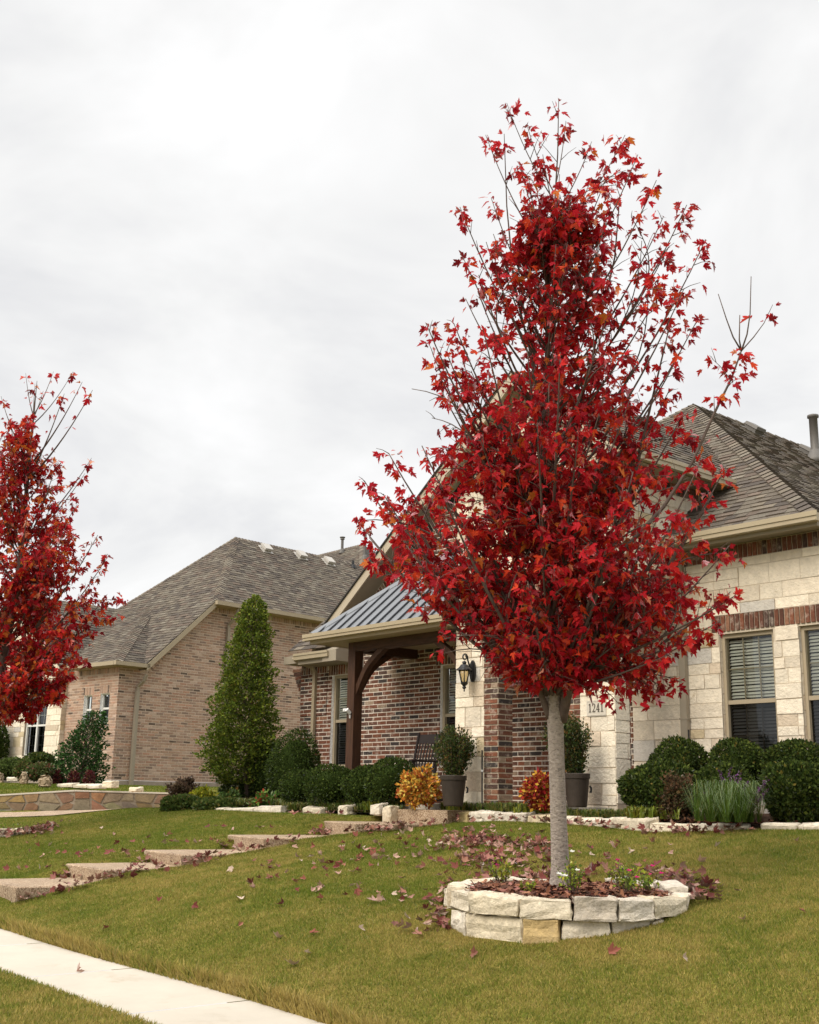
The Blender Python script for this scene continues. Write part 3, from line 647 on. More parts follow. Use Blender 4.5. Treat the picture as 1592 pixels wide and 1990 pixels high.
def numeral_mesh(mb, ch, x, z, h, y):
    w = h * .52; t = h * .13; s = h * .05
    B = lambda x0, x1, z0, z1: mb.box(x + x0 * w, x + x1 * w, y, y + .006, z + z0 * h, z + z1 * h)
    if ch == '1': B(.40, .64, 0, 1); B(.18, .86, 0, .06); mb.hexa([(x + .18 * w, y, z + .80 * h), (x + .42 * w, y, z + .88 * h), (x + .42 * w, y + .006, z + .88 * h), (x + .18 * w, y + .006, z + .80 * h)], [(x + .18 * w, y, z + .87 * h), (x + .42 * w, y, z + 1 * h), (x + .42 * w, y + .006, z + 1 * h), (x + .18 * w, y + .006, z + .87 * h)])
    if ch == '2':
        pts = [(.12, .72), (.16, .86), (.32, .96), (.55, .97), (.75, .87), (.80, .70), (.70, .52), (.45, .30), (.15, .06)]
        for i in range(len(pts) - 1):
            (a, b), (c, d) = pts[i], pts[i + 1]; dx, dz = (c - a) * w, (d - b) * h; L = sqrt(dx * dx + dz * dz); wd = (.12 if 3 < i < 6 else .075) * h / 2; nx_, nz_ = -dz / L * wd, dx / L * wd; ex_, ez_ = dx / L * wd * .4, dz / L * wd * .4
            q = [(x + a * w + nx_ - ex_, z + b * h + nz_ - ez_), (x + a * w - nx_ - ex_, z + b * h - nz_ - ez_), (x + c * w - nx_ + ex_, z + d * h - nz_ + ez_), (x + c * w + nx_ + ex_, z + d * h + nz_ + ez_)]
            mb.prism([(p[0], y + i * .0003, p[1]) for p in q], (0, .006, 0))
        B(.10, .86, 0, .10); B(.80, .88, 0, .2)
    if ch == '4':
        B(.55, .76, 0, 1); B(.05, .95, .24, .32); B(.40, .92, 0, .05); mb.hexa([(x + .05 * w, y + .0005, z + .26 * h), (x + .16 * w, y + .0005, z + .26 * h), (x + .16 * w, y + .0055, z + .26 * h), (x + .05 * w, y + .0055, z + .26 * h)], [(x + .56 * w, y + .0005, z + 1 * h), (x + .64 * w, y + .0005, z + 1 * h), (x + .64 * w, y + .0055, z + 1 * h), (x + .56 * w, y + .0055, z + 1 * h)])
mb = MB(); xq = -10.555
for ch in '1241': numeral_mesh(mb, ch, xq, 1.175, .115, YP - .028); xq += .069
part(mb, 'numerals', ['numeral'], pq)
# portico roof
xm, xe2, ze, psl = -11.65, -9.72, 4.70, .81; zr = ze + psl * (xm * -1 + xe2); zr = ze + psl * (xe2 - xm); xw2 = 2 * xm - xe2
# main roof front plane
MZ, MS, MY = 3.66, .75, 13.55
PN = Vector((0, -MS, 1)).normalized(); PP = (0, MY, MZ); pz = lambda Y: MZ + MS * (Y - MY); py_ = lambda z: MY + (z - MZ) / MS
Pk = atPl(1347, 787, PP, PN); Q = atPl(1592, 994, PP, PN)
mb = MB()
shingles(mb, [(xe2, 12.1, ze), (xe2, py_(ze), ze), (xm, py_(zr), zr), (xm, 12.1, zr)]); shingles(mb, [(xw2, 12.1, ze), (xm, 12.1, zr), (xm, py_(zr), zr), (xw2, py_(ze), ze)])
caps(mb, (xm, 12.1, zr), (xm, py_(zr), zr), (psl, 0, 1), (-psl, 0, 1))
part(mb, 'portico_roof', ['shingle_base', 'shingle'])
mb = MB(); rake(mb, xw2, xm, ze - .015, zr - .015, 12.1, .18); rake(mb, xm, xe2, zr - .015, ze - .015, 12.1, .18); part(mb, 'rake_board', ['trim_pale'])
mb = MB(); mb.face([(xw2, 12.135, ze - .18), (xm, 12.135, zr - .18), (xm, YP, zr - .18), (xw2, YP, ze - .18)]); mb.face([(xm, 12.135, zr - .18), (xe2, 12.135, ze - .18), (xe2, YP, ze - .18), (xm, YP, zr - .18)])
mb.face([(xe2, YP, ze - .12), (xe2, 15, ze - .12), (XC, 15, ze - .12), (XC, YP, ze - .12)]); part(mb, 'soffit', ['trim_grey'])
mb = MB(); yv = py_(ze) - .1; mb.box(xe2 - .01, xe2 + .085, 12.12, yv, ze - .11, ze - .005); mb.box(xe2 + .085, xe2 + .10, 12.12, yv, ze - .04, ze + .012); part(mb, 'gutter', ['gutter_metal'])
# main roof
mb = MB(); ec = Vector((Q.x + (Q.y - MY), MY, MZ))
ecx = Pk.x + (Pk.y - MY) * 1.02
def onF(x, y): return (x, y, pz(y))
shingles(mb, [onF(-10.15, MY), onF(ecx, MY), tuple(Pk), onF(Pk.x - 2.6, Pk.y - 2.6)])
shingles(mb, [(ecx, MY, MZ), (ecx, MY + 17, MZ), (Pk.x, MY + 17, Pk.z), tuple(Pk)], ex=.145, tmin=.16, tmax=.4, tone=1.0)
mb.face([tuple(Pk), (Pk.x, MY + 17, Pk.z), (Pk.x - 5.9, MY + 17, MZ), (Pk.x - 2.6, Pk.y - 2.6, pz(Pk.y - 2.6))], 0)
caps(mb, (ecx, MY, MZ), Pk, (0, -MS, 1), (MS, 0, 1), w=.16, ex=.17); caps(mb, onF(Pk.x - 2.6, Pk.y - 2.6), Pk, (0, -MS, 1), (-MS, 0, 1))
caps(mb, Pk, (Pk.x, MY + 17, Pk.z), (MS, 0, 1), (-MS, 0, 1), ex=.3)
mroof = part(mb, 'roof', ['shingle_base', 'shingle'])
mb = MB(); mb.box(-10.0, ecx + .06, 13.47, 13.575, MZ - .125, MZ - .02); mb.box(-10.0, ecx + .07, 13.455, 13.47, MZ - .06, MZ + .004); mb.box(-10.0, ecx + .05, 13.462, 13.47, MZ - .12, MZ - .10); part(mb, 'gutter', ['gutter_metal'])
mb = MB(); mb.box(-10.1, ecx, 13.58, 13.62, MZ - .17, MZ - .02); mb.box(-10.1, ecx, 13.62, Y0, 3.545, 3.565); part(mb, 'fascia', ['trim_grey'])
# roof vents on the right slope
RN = Vector((MS, 0, 1)).normalized()
def box_vent(px, py, sz=.42, m='vent_grey'):
    c = atPl(px, py, tuple(Pk), RN); U = Vector((0, 1, 0)); Vv = RN.cross(U).normalized(); mb = MB(); s = sz / 2
    q = lambda k, d: [c + U * a * k + Vv * b * k + RN * d for a, b in ((-s, -s), (s, -s), (s, s), (-s, s))]
    mb.hexa(q(1.2, 0), q(1.2, .03)); mb.hexa(q(.85, .03), q(.85, .10)); mb.hexa(q(1, .10), q(.9, .16)); part(mb, 'roof_vent', [m], mroof)
box_vent(1463, 840, .34); box_vent(1568, 884, .34)
def pipe_on(px0, py0, py1, Pp, Nn, r, m, root_parent, offp, name='vent_pipe', build=None):
    pass
c = atPl(1586, 897, tuple(Pk), RN); k = opt(c); top = ray(1584, 800) * (opt(c) / 1.0); mb = MB()
hgt = top.z - c.z; mb.lathe([(.24, -.06), (.20, .06), (.095, .24), (.085, .26), (.085, hgt - .06), (.115, hgt - .05), (.115, hgt), (.06, hgt + .02)], c, 14)
part(mb, 'vent_pipe', ['vent_grey'], mroof, True)

# ---- porch
ZE, YE = 2.74, 12.2; XE = -16.62
hp = atPl(700, 1178, (XE, YE, 0), Vector((1, -1, 0)).normalized()); ms = (hp.z - ZE) / (hp.y - YE); zw = ZE + ms * (Y0 - YE); xw = XE + (Y0 - YE)
mb = MB(); mb.face([(XE, YE, ZE), (-13.14, YE, ZE), (-13.14, Y0 - .002, zw), (xw, Y0 - .002, zw)]); mb.face([(XE, YE, ZE), (xw, Y0, zw), (XE, Y0, ZE)])
pr = part(mb, 'porch_roof', ['metal_roof'])
mb = MB(); n = Vector((0, -ms, 1)).normalized(); x = XE + .22
while x < -13.15:
    ytop = min(Y0, YE + (x - XE)); a = Vector((x, YE - .01, ZE)); b = Vector((x, ytop, ZE + ms * (ytop - YE)))
    for s in (1,): mb.hexa([a + Vector((-.011, 0, 0)), a + Vector((.011, 0, 0)), b + Vector((.011, 0, 0)), b + Vector((-.011, 0, 0))], [p + n * .026 for p in (a + Vector((-.009, 0, 0)), a + Vector((.009, 0, 0)), b + Vector((.009, 0, 0)), b + Vector((-.009, 0, 0)))])
    x += .262
part(mb, 'seam', ['metal_seam'], pr)
mb = MB(); a = Vector((XE, YE, ZE + .01)); b = Vector((xw, Y0, zw + .01)); up = Vector((0, 0, 1)); s1 = Vector((.11, 0, -.02)); s2 = Vector((-.04, .0, -.02))
mb.face([a + up * .045, b + up * .045, b + s1 + up * .03, a + s1 + up * .03]); mb.face([a + s1 + up * .03, b + s1 + up * .03, b + s1 - up * .03, a + s1 - up * .03]); mb.face([b + up * .045, a + up * .045, a + s2, b + s2])
part(mb, 'hip_flashing', ['metal_roof'], pr)
mb = MB(); mb.box(XE - .08, -13.06, YE - .10, YE, ZE - .10, ZE - .01); mb.box(XE - .09, -13.05, YE - .115, YE - .10, ZE - .05, ZE + .012); mb.box(XE - .09, -13.05, YE - .108, YE - .10, ZE - .10, ZE - .085); part(mb, 'gutter', ['gutter_metal'])
mb = MB(); mb.box(XE, -13.2, YE, YE + .03, ZE - .155, ZE - .005); mb.box(XE + .002, -13.2, YE + .03, Y0 - .01, ZE - .14, ZE - .12); mb.box(XE, XE + .03, YE + .03, Y0 - .01, ZE - .15, ZE - .005); part(mb, 'porch_soffit', ['trim'])
xp0, xp1, yp0, yp1 = -16.04, -15.85, 12.6, 12.78
mb = MB(); mb.box(xp0, xp1, yp0, yp1, -.08, ZE - .14); part(mb, 'porch_post', ['cedar'])
mb = MB(); mb.box(xp1, -13.185, yp0 + .004, yp1 - .004, 2.44, ZE - .141); mb.box(xp0 + .004, xp1 - .004, yp1, Y0, 2.44, ZE - .141); part(mb, 'porch_beam', ['cedar_beam'])
def brace(mb, O, U, r=.56, w=.18, dpt=.11, n=10):
    O = Vector(O); U = Vector(U); Z = Vector((0, 0, -1)); Wd = U.cross(Vector((0, 0, 1))).normalized() * dpt
    pts = []
    for i in range(n + 1):   # concave underside curve between beam and post
        t = i / n; a = pi / 2 * t; pts.append((r - (r - .0) * sin(a) * .72 - .0 * t, (r) * (1 - cos(a) * .72) - r * .28 * (1 - t)))
    inner = [O + U * (r * (1 - t) * (1 - .18 * sin(pi * t))) + Z * (r * t * (1 - .18 * sin(pi * t))) for t in [i / n for i in range(n + 1)]]
    outer = [O + U * ((r + w) * (1 - t) * (1 - .20 * sin(pi * t)) + .0) + Z * ((r + w) * t * (1 - .20 * sin(pi * t))) for t in [i / n for i in range(n + 1)]]
    for i in range(n): mb.hexa([inner[i] - Wd / 2, outer[i] - Wd / 2, outer[i] + Wd / 2, inner[i] + Wd / 2], [inner[i + 1] - Wd / 2, outer[i + 1] - Wd / 2, outer[i + 1] + Wd / 2, inner[i + 1] + Wd / 2])
for O, U in (((xp1, 12.69, 2.44), (1, 0, 0)), ((-13.19, 12.69, 2.44), (-1, 0, 0)), ((-15.945, yp1, 2.44), (0, 1, 0))):
    mb = MB(); brace(mb, O, U); part(mb, 'brace', ['cedar'])
mb = MB(); mb.box(-16.25, -12.0, 12.44, Y0 - .01, -.25, -.07); mb.box(-12.0, -10.2, 12.44, Y0 - .01, -.25, -.071); part(mb, 'porch_floor', ['concrete'])

# ------------------------------------------------------------------ neighbour house (own frame: x right along its front, y back)
NA = radians(6.6); NP = Vector((-30.6, 16.5, 0)); nux = Vector((cos(NA), sin(NA), 0)); nuy = Vector((-sin(NA), cos(NA), 0))
def toL(P): q = Vector(P) - NP; return Vector((q.dot(nux), q.dot(nuy), q.z))
OL = toL((0, 0, 0))
def rl(px, py): d = ray(px, py); return Vector((d.dot(nux), d.dot(nuy), d.z))
def Lx(px, py, x): d = rl(px, py); return OL + d * ((x - OL.x) / d.x)
def Ly(px, py, y): d = rl(px, py); return OL + d * ((y - OL.y) / d.y)
def Lp(px, py, P, Nn): d = rl(px, py); return OL + d * ((Vector(P) - OL).dot(Nn) / d.dot(Nn))
nb = thing('brick_house', NP, 'tan brick house next door with tall hipped roof behind the conical evergreen', 'house', rz=NA)
def npart(mb, name, mats, parent=nb, smooth=False): return mb.build(name, mats, parent, (0, 0, 0), smooth)
SP = .905; A = Lx(285, 1290, .4); zf = lambda y: A.z + SP * (y - A.y)
GZ = Lx(430, 1168, .45).z; ygt = .0 + A.y + (GZ - A.z) / SP
Pn = Vector((0, -SP, 1)).normalized(); P1 = Lp(458, 1045, (0, A.y, A.z), Pn)
ZBv = A.z + .02; ZT = GZ - .08
mb = MB(); pl = Plane((0, 0, 0), (0, 1, 0))
yk = A.y + (ZT - .1 - A.z) / SP + .15
poly = [(-.71, -.2), (9.2, -.2), (9.2, ZT), (yk, ZT), (A.y + .25, ZBv - .1), (-.71, ZBv - .1)]
def dec(poly_list, holes, top_mi=1):
    for p in poly_list: base_sheet(mb, pl, p, holes, 0); bricks(mb, pl, p, holes, top_mi, red=False, bw=.254)
zl = ZBv - .1
lo = [(-.71, .36), (9.2, .36), (9.2, zl), (-.71, zl)]
hi = [(A.y + .25, zl), (9.2, zl), (9.2, ZT - .21), (yk - .21 / SP, ZT - .21)]
# soldier along rake and under gutter
L2 = sqrt((yk - A.y - .25) ** 2 + (ZT - zl) ** 2); ud = Vector((0, yk - A.y - .25, ZT - zl)).normalized(); vd = Vector((0, -ud.z, ud.y))
off_ = .21
hi2 = [(A.y + .25 + off_ * 1.2, zl), (9.2, zl), (9.2, ZT - .21), (yk + .12, ZT - .21)]
base_sheet(mb, pl, lo, [], 0); bricks(mb, pl, lo, [], 1, red=False, m=.022)
base_sheet(mb, pl, [(A.y + .25, zl), (9.2, zl), (9.2, ZT), (yk, ZT)], [], 0); bricks(mb, pl, hi2, [], 1, red=False, m=.022)
rpl = Plane(Vector((0, A.y + .25, zl)) - vd * .22, ud, vd, (1, 0, 0)); bricks(mb, rpl, [(0.05, 0), (L2, 0), (L2, .215), (.05, .215)], [], 1, red=False, vert=True)
bricks(mb, pl, [(yk + .1, ZT - .205), (9.2, ZT - .205), (9.2, ZT), (yk + .1, ZT)], [], 1, red=False, vert=True)
# bay front
YB = -.71; XS = Ly(131, 1350, YB).x; pb = Plane((XS, YB, 0), (1, 0, 0)); wb = -XS
b1 = (Ly(164, 1352, YB).x, Ly(205, 1405, YB).z, Ly(180, 1352, YB).x, 2.74); b2 = (Ly(196, 1349, YB).x, b1[1], Ly(214, 1347, YB).x, 2.76)
hb = win_holes([b1, b2], XS)
sb = [(h[0] - .05, h[3], h[2] + .05, h[3] + .235) for h in hb]
base_sheet(mb, pb, [(0, .36), (wb, .36), (wb, zl), (0, zl)], hb, 0, .1, 1); bricks(mb, pb, [(0, .36), (wb, .36), (wb, zl - .205), (0, zl - .205)], hb + sb, 1, red=False)
bricks(mb, pb, [(0, zl - .2), (wb, zl - .2), (wb, zl), (0, zl)], [], 1, red=False, vert=True)
for s in sb: bricks(mb, pb, [(s[0], s[1]), (s[2], s[1]), (s[2], s[3]), (s[0], s[3])], [], 1, red=False, vert=True)
npart(mb, 'brick_wall', ['mortar_tan', 'brick_tan'])
mb = MB(); mb.box(-.2, .03, YB - .03, 9.2, -.6, .355); mb.box(XS, -.2, YB - .03, YB + .1, -.6, .354); npart(mb, 'foundation', ['foundation'])
for b_ in (b1, b2): window(None, b_[0], b_[2], b_[1], b_[3], YB + .08, mats=('white_frame', 'blind'), blinds=False, cols=1, rows=1, parent=nb, off=(0, 0, 0))
# stone wing at left
YS = -.86; XSs = Ly(122, 1350, YS).x
XB0 = Ly(136, 1312, -1.0).x
BE = Vector((.3, -1.0, A.z + .01))
hN = Vector((1, 1, 0)).normalized(); T = Lp(332, 1122, BE, hN); T.x = BE.x - (T.y - BE.y)
bs = (T.z - BE.z) / (T.y - BE.y); BN = Vector((0, -bs, 1)).normalized()
VL = Lp(228, 1185, BE, BN)
mb = MB(); pw = Plane((XSs - 5.5, YS, 0), (1, 0, 0)); gx = VL.x - (XSs - 5.5)
wl = Ly(46, 1470, YS + .06).x; wr = Ly(97, 1356, YS + .06).x; wz0 = Ly(50, 1470, YS + .06).z; wz1 = 2.85
hs = [(wl - XSs + 5.5, wz0, wr - XSs + 5.5, wz1)]
eL = 3.55
for p in ([(0, .36), (5.5, .36), (5.5, eL), (0, eL)], [(gx - (5.5 - gx), eL), (5.5, eL), (gx, VL.z - .15)]):
    base_sheet(mb, pw, p, hs, 0, .1, 0); ashlar(mb, pw, p, hs, 1)
pr2 = Plane((XSs, YS, 0), (0, 1, 0)); base_sheet(mb, pr2, [(0, -.3), (YB - YS, -.3), (YB - YS, eL), (0, eL)], [], 0); ashlar(mb, pr2, [(0, -.3), (YB - YS, -.3), (YB - YS, eL), (0, eL)], [], 1)
npart(mb, 'stone_wall', ['stone_mortar', 'limestone'])
mb = MB(); mb.box(XSs - 5.5, XSs, YS - .04, YS + .1, -.6, .9); npart(mb, 'stone_skirt', ['foundation'])
window(None, wl, wr, wz0, wz1, YS + .06, mats=('white_frame', 'blind'), blinds=False, cols=4, rows=3, parent=nb, off=(0, 0, 0), mull=1)
# roofs
mb = MB()
E_ = Lp(228, 1185, (0, A.y, A.z), Pn)
hipT = Vector((.42, ygt, GZ))
shingles(mb, [(.4, A.y, zf(A.y)), hipT, P1, E_, (-7.0, A.y, zf(A.y))], tone=.92)
R1n = Lx(617, 1080, P1.x); R1n.z = P1.z
R1n.y = 16.0; shingles(mb, [(.45, ygt, GZ), (.45, 16, GZ), R1n, P1], tone=.92)
K1 = Ly(600, 1084, 15.0); R2n = Ly(705, 1058, 15.0)
shingles(mb, [K1, (K1.x + 2.5, 12.5, K1.z - 2.2), (R2n.x + 2.5, 12.5, R2n.z - 2.2), R2n], tone=.88)
mb.face([R2n, (R2n.x + 2.5, 12.5, R2n.z - 2.2), (R2n.x + 2.5, 18, R2n.z - 2.2)], 0); mb.face([P1, R1n, (R1n.x - 4, R1n.y, P1.z - 3.6), (E_.x, E_.y, E_.z)], 0)
shingles(mb, [BE, T, VL, (XB0, BE.y, BE.z)], tone=.92)
wv = A.y - BE.y
shingles(mb, [BE, (BE.x, BE.y + wv, BE.z), (T.x, T.y + wv, T.z), T], tone=.78)
shingles(mb, [(VL.x, -1.25, VL.z), VL, (XSs + .35, -.95, eL - .02), (XSs + .35, -1.25, eL - .02)], tone=.8)
mb.face([(VL.x, -1.25, VL.z), VL, (VL.x - 3, 0, eL), (VL.x - 3, -1.25, eL)], 0)
mb.face([T, VL, (VL.x - .5, VL.y + 2, VL.z - 1), (T.x, T.y + .85, T.z - .02)], 0)
caps(mb, hipT, P1, (0, -SP, 1), (SP, 0, 1)); caps(mb, P1, E_, (0, -SP, 1), (-SP, 0, 1)); caps(mb, P1, R1n, (SP, 0, 1), (-SP, 0, 1)); caps(mb, BE, T, (0, -bs, 1), (bs, 0, 1)); caps(mb, T, VL, (0, -bs, 1), (-bs, 0, 1)); caps(mb, K1, R2n, (0, -1, 1), (0, 1, 1)); caps(mb, (VL.x, -1.25, VL.z), VL, (1, 0, 1), (-1, 0, 1)); caps(mb, R2n, (R2n.x + 2.5, 12.5, R2n.z - 2.2), (0, -1, 1), (1, 0, 1))
nroof = npart(mb, 'roof', ['shingle_base', 'shingle'])
mb = MB(); a = Vector((.42, A.y + .02, zf(A.y))); b = Vector((.42, ygt, GZ))
mb.hexa([a + Vector((-.04, 0, -.2)), a + Vector((0, 0, -.2)), b + Vector((0, 0, -.2)), b + Vector((-.04, 0, -.2))], [a + Vector((-.04, 0, -.015)), a + Vector((0, 0, -.015)), b + Vector((0, 0, -.015)), b + Vector((-.04, 0, -.015))])
mb.face([a + Vector((-.04, 0, -.17)), b + Vector((-.04, 0, -.17)), b + Vector((-.42, 0, -.17)), a + Vector((-.42, 0, -.17))]); npart(mb, 'rake_board', ['trim'])
mb = MB(); mb.box(.42, .54, ygt - .05, 9.6, GZ - .13, GZ - .01); mb.box(0, .42, ygt, 9.6, GZ - .14, GZ - .12)
mb.box(XB0, .32, -1.13, -1.01, BE.z - .12, BE.z - .01); mb.box(.30, .42, -1.13, A.y + .12, BE.z - .121, BE.z - .011); mb.box(XB0, .3, -1.01, YB, BE.z - .13, BE.z - .115); mb.box(0, .3, -1.01, A.y + .1, BE.z - .132, BE.z - .117); npart(mb, 'gutter', ['trim'])
mb = MB()
mb.box(.02, .11, -.16, -.05, .15, 2.85); mb.tube([(.065, -.1, 2.8), (.08, -.1, 2.98), (.25, -.05, 3.12), (.33, -.02, 3.3)], .05, 8); mb.tube([(.065, -.1, .2), (.09, -.12, .1), (.2, -.2, .06)], .05, 8); npart(mb, 'downspout', ['trim_grey'])
mb = MB(); yd = ygt + .75; mb.box(.02, .11, yd, yd + .1, .2, GZ - .75); mb.tube([(.065, yd + .05, GZ - .8), (.07, yd + .05, GZ - .62), (.3, yd + .1, GZ - .42), (.45, yd + .1, GZ - .12)], .05, 8); npart(mb, 'downspout', ['trim_grey'])
SN = Vector((SP, 0, 1)).normalized(); SPt = (.45, 0, GZ); SN = Vector(((P1.z - GZ) / (.45 - P1.x), 0, 1)).normalized()
def nvent(px, py, sz, mname):
    c = Lp(px, py, SPt, SN); U = Vector((0, 1, 0)); Vv = SN.cross(U).normalized(); mb = MB(); s = sz / 2
    q = lambda k, d: [c + U * a * k + Vv * b * k + SN * d for a, b in ((-s, -s), (s, -s), (s, s), (-s, s))]
    mb.hexa(q(1.2, .0), q(1.2, .035)); mb.hexa(q(.8, .03), q(.8, .1)); mb.hexa(q(1, .1), q(.92, .17)); npart(mb, 'roof_vent', [mname], nroof)
for p in ((516, 1069), (584, 1082), (638, 1094)): nvent(*p, .37, 'vent_white')
c = Lp(686, 1102, SPt, SN); mb = MB(); mb.lathe([(.12, -.05), (.09, .08), (.05, .10), (.05, .25)], c, 10); npart(mb, 'vent_pipe', ['black_iron'], nroof)
for px, py, ht in ((665, 1071, .62), (709, 1083, 1.15)):
    c = Lp(px, py, tuple(R2n), Vector((0, -.89, 1)).normalized()); mb = MB(); mb.lathe([(.14, -.1), (.10, .06), (.06, .1), (.06, ht - .12), (.10, ht - .11), (.085, ht - .05), (.12, ht - .03), (.12, ht)], c, 12); npart(mb, 'vent_pipe', ['vent_grey'], nroof)

# neighbour yard and stone retaining wall
RW = [(-31.5, 7.9, -.55), (-29.2, 9.0, -.36), (-27.5, 10.6, -.16), (-25.9, 12.5, .03), (-24.35, 14.9, .0)]
mb = MB()
bk = [(-60, 14), (-60, 30), (-45, 34), (-31, 30), (-30.2, 20)]
prev = None; rows = []
for (x, y, z) in RW:
    dx = Vector((-30.6 - x, 16.2 - y, 0)); row = []
    for k in range(9):
        s = k / 8; row.append((x - .12 + (dx.x - 2) * s * 1.2, y + .1 + (dx.y + 1) * s * 1.0, z - .02 + (.20 - z) * min(1, s * 5)))
    rows.append(row)
rows.insert(0, [(x - 14, y - 2, z - .1) for x, y, z in rows[0]]); rows.append([(x + 3.4, y + 4, z) for x, y, z in rows[-1]])
for i in range(len(rows) - 1):
    for k in range(8): mb.face([rows[i][k], rows[i + 1][k], rows[i + 1][k + 1], rows[i][k + 1]])
mb.face([rows[-1][8], rows[0][8], (-60, 45, .2), (-25, 45, .2)])
tag(mb.build('neighbour_lawn', ['lawn_soil']), kind='structure')
rw = thing('retaining_wall', (-26, 12.5, -.45), 'low retaining wall of brown flagstones along the driveway', 'wall')
mb = MB(); cap = MB()
for i in range(len(RW) - 1):
    a = Vector(RW[i]); b = Vector(RW[i + 1]); d = Vector((b.x - a.x, b.y - a.y, 0)); L = d.length; d.normalize(); nrm = d.cross(Vector((0, 0, 1)))
    zb = -.62; t = .3; bi = -nrm * t
    fz = lambda p, z: Vector((p.x, p.y, z))
    mb.hexa([fz(a, zb), fz(b, zb), fz(b + bi, zb), fz(a + bi, zb)], [fz(a, a.z), fz(b, b.z), fz(b + bi, b.z), fz(a + bi, a.z)], 0)
    c0, c1 = a.z, b.z; o_ = nrm * .03
    cap.hexa([fz(a + o_, c0), fz(b + o_, c1), fz(b + bi, c1), fz(a + bi, c0)], [fz(a + o_, c0 + .035), fz(b + o_, c1 + .035), fz(b + bi, c1 + .035), fz(a + bi, c0 + .035)], 0)
    p2 = Plane((a.x, a.y, 0), d, (0, 0, 1), nrm); nu = max(2, int(L / .33)); nv = 3; gp = {}
    for u in range(nu + 1):
        for v in range(-1, nv + 1):
            zt_ = c0 + (c1 - c0) * u / nu; zz = zb + (zt_ - zb) * v / nv
            gp[u, v] = (L * u / nu + (rnd.uniform(-.13, .13) if 0 < u < nu else 0), zz + (rnd.uniform(-.07, .07) if 0 < v < nv else 0))
    FL = [(.20, .13, .075), (.24, .16, .085), (.25, .19, .12), (.16, .105, .07), (.22, .18, .13), (.28, .18, .085)]
    for u in range(nu):
        for v in range(0, nv):
            q = [gp[u, v], gp[u + 1, v], gp[u + 1, v + 1], gp[u, v + 1]]; cx_ = sum(p[0] for p in q) / 4; cz_ = sum(p[1] for p in q) / 4
            sh = .85; q = [(cx_ + (p[0] - cx_) * sh, cz_ + (p[1] - cz_) * sh * .97) for p in q]
            if rnd.random() < .4: q = [q[0], q[1], ((q[1][0] + q[2][0]) / 2 + .02, (q[1][1] + q[2][1]) / 2 + .02), ((q[2][0] * .6 + q[3][0] * .4), q[2][1]), q[3]]
            dd = rnd.uniform(.01, .03); put(mb, p2, q, dd, dd, 0, 1, 1, tuple(x * rnd.uniform(.85, 1.15) for x in rnd.choice(FL)), .006)
mb.build('wall_face', ['flag_mortar', 'flagstone'], rw, (-26, 12.5, -.45)); cap.build('coping', ['plaque'], rw, (-26, 12.5, -.45))

# ------------------------------------------------------------------ blocks of stone
def stone(name, corners_b, corners_t, col, label, cat, group, seed=0, rough=.008, bev=.02, sub=2):
    c = sum((Vector(p) for p in list(corners_b) + list(corners_t)), Vector()) / 8; base = Vector((c.x, c.y, min(p[2] for p in corners_b)))
    bm = bmesh.new(); vs = [bm.verts.new(Vector(p) - base) for p in list(corners_b) + list(corners_t)]
    for f in [(3, 2, 1, 0), (4, 5, 6, 7)] + [(i, (i + 1) % 4, 4 + (i + 1) % 4, 4 + i) for i in range(4)]: bm.faces.new([vs[i] for i in f])
    bmesh.ops.recalc_face_normals(bm, faces=bm.faces)
    bmesh.ops.bevel(bm, geom=list(bm.edges), offset=bev, segments=2, affect='EDGES', profile=.6)
    bmesh.ops.subdivide_edges(bm, edges=[e for e in bm.edges if e.calc_length() > .07], cuts=sub, use_grid_fill=True)
    r = random.Random(seed); ph = [r.uniform(0, 6) for _ in range(6)]
    bm.normal_update()
    for v in bm.verts:
        k = sin(v.co.x * 23 + ph[0]) * sin(v.co.y * 19 + ph[1]) + sin(v.co.z * 31 + ph[2]) * .7 + r.uniform(-.8, .8); v.co += v.normal * (k * rough)
    me = bpy.data.meshes.new(name); bm.to_mesh(me); bm.free(); me.materials.append(M['block_stone'])
    ca = me.color_attributes.new(name='col', type='FLOAT_COLOR', domain='POINT'); arr = []
    for v in me.vertices: arr.extend([*col, 1.0])
    ca.data.foreach_set('color', arr)
    o = bpy.data.objects.new(name, me); COL.objects.link(o); o.location = base; tag(o, label, cat, group); return o
CREAM = (.58, .515, .41)
def stcol(r):
    k = r.uniform(.86, 1.06); w = r.uniform(-.03, .05); return (.64 * k + w * .3, .565 * k, .445 * k - w * .6)
TD = 10.0; TB = atD(1090, 1722, TD); RC = atD(1100, 1738, 10.05); RC.z = -.72; RR = 1.03
def ring_pt(C, R, ph): return Vector((C.x, C.y, 0)) + (R_ * sin(ph) - FW * cos(ph)) * R
ordn = ['first', 'second', 'third', 'fourth', 'fifth', 'sixth', 'seventh', 'eighth', 'ninth', 'tenth', 'eleventh', 'twelfth', 'thirteenth']
def pxang(px): return asin(max(-1, min(1, (px - 1100) / 239.0)))
upb = [866, 903, 988, 1080, 1160, 1231, 1311, 1338]; lob = [869, 893, 993, 1059, 1151, 1231, 1283]
rr = random.Random(3)
def ring_stone(C, R, a0, a1, z0, z1, col, label, cat, group, seed, dep=.2, gap=.008):
    g = gap / R; a0 += g; a1 -= g; dr = rr.uniform(-.025, .02); sl = rr.uniform(-.012, .012)
    b = []; t = []
    for (a, r) in ((a0, R + dr), (a1, R + dr), (a1, R - dep), (a0, R - dep)):
        p = ring_pt(C, r, a); b.append((p.x, p.y, z0)); t.append((p.x + rr.uniform(-.01, .01), p.y + rr.uniform(-.01, .01), z1 + rr.uniform(-.018, .018) + (sl if a == a0 else -sl)))
    return stone('limestone_block', b, t, col, label, cat, group, seed, .009, .013)
G1 = 'limestone blocks stacked around the tree bed'
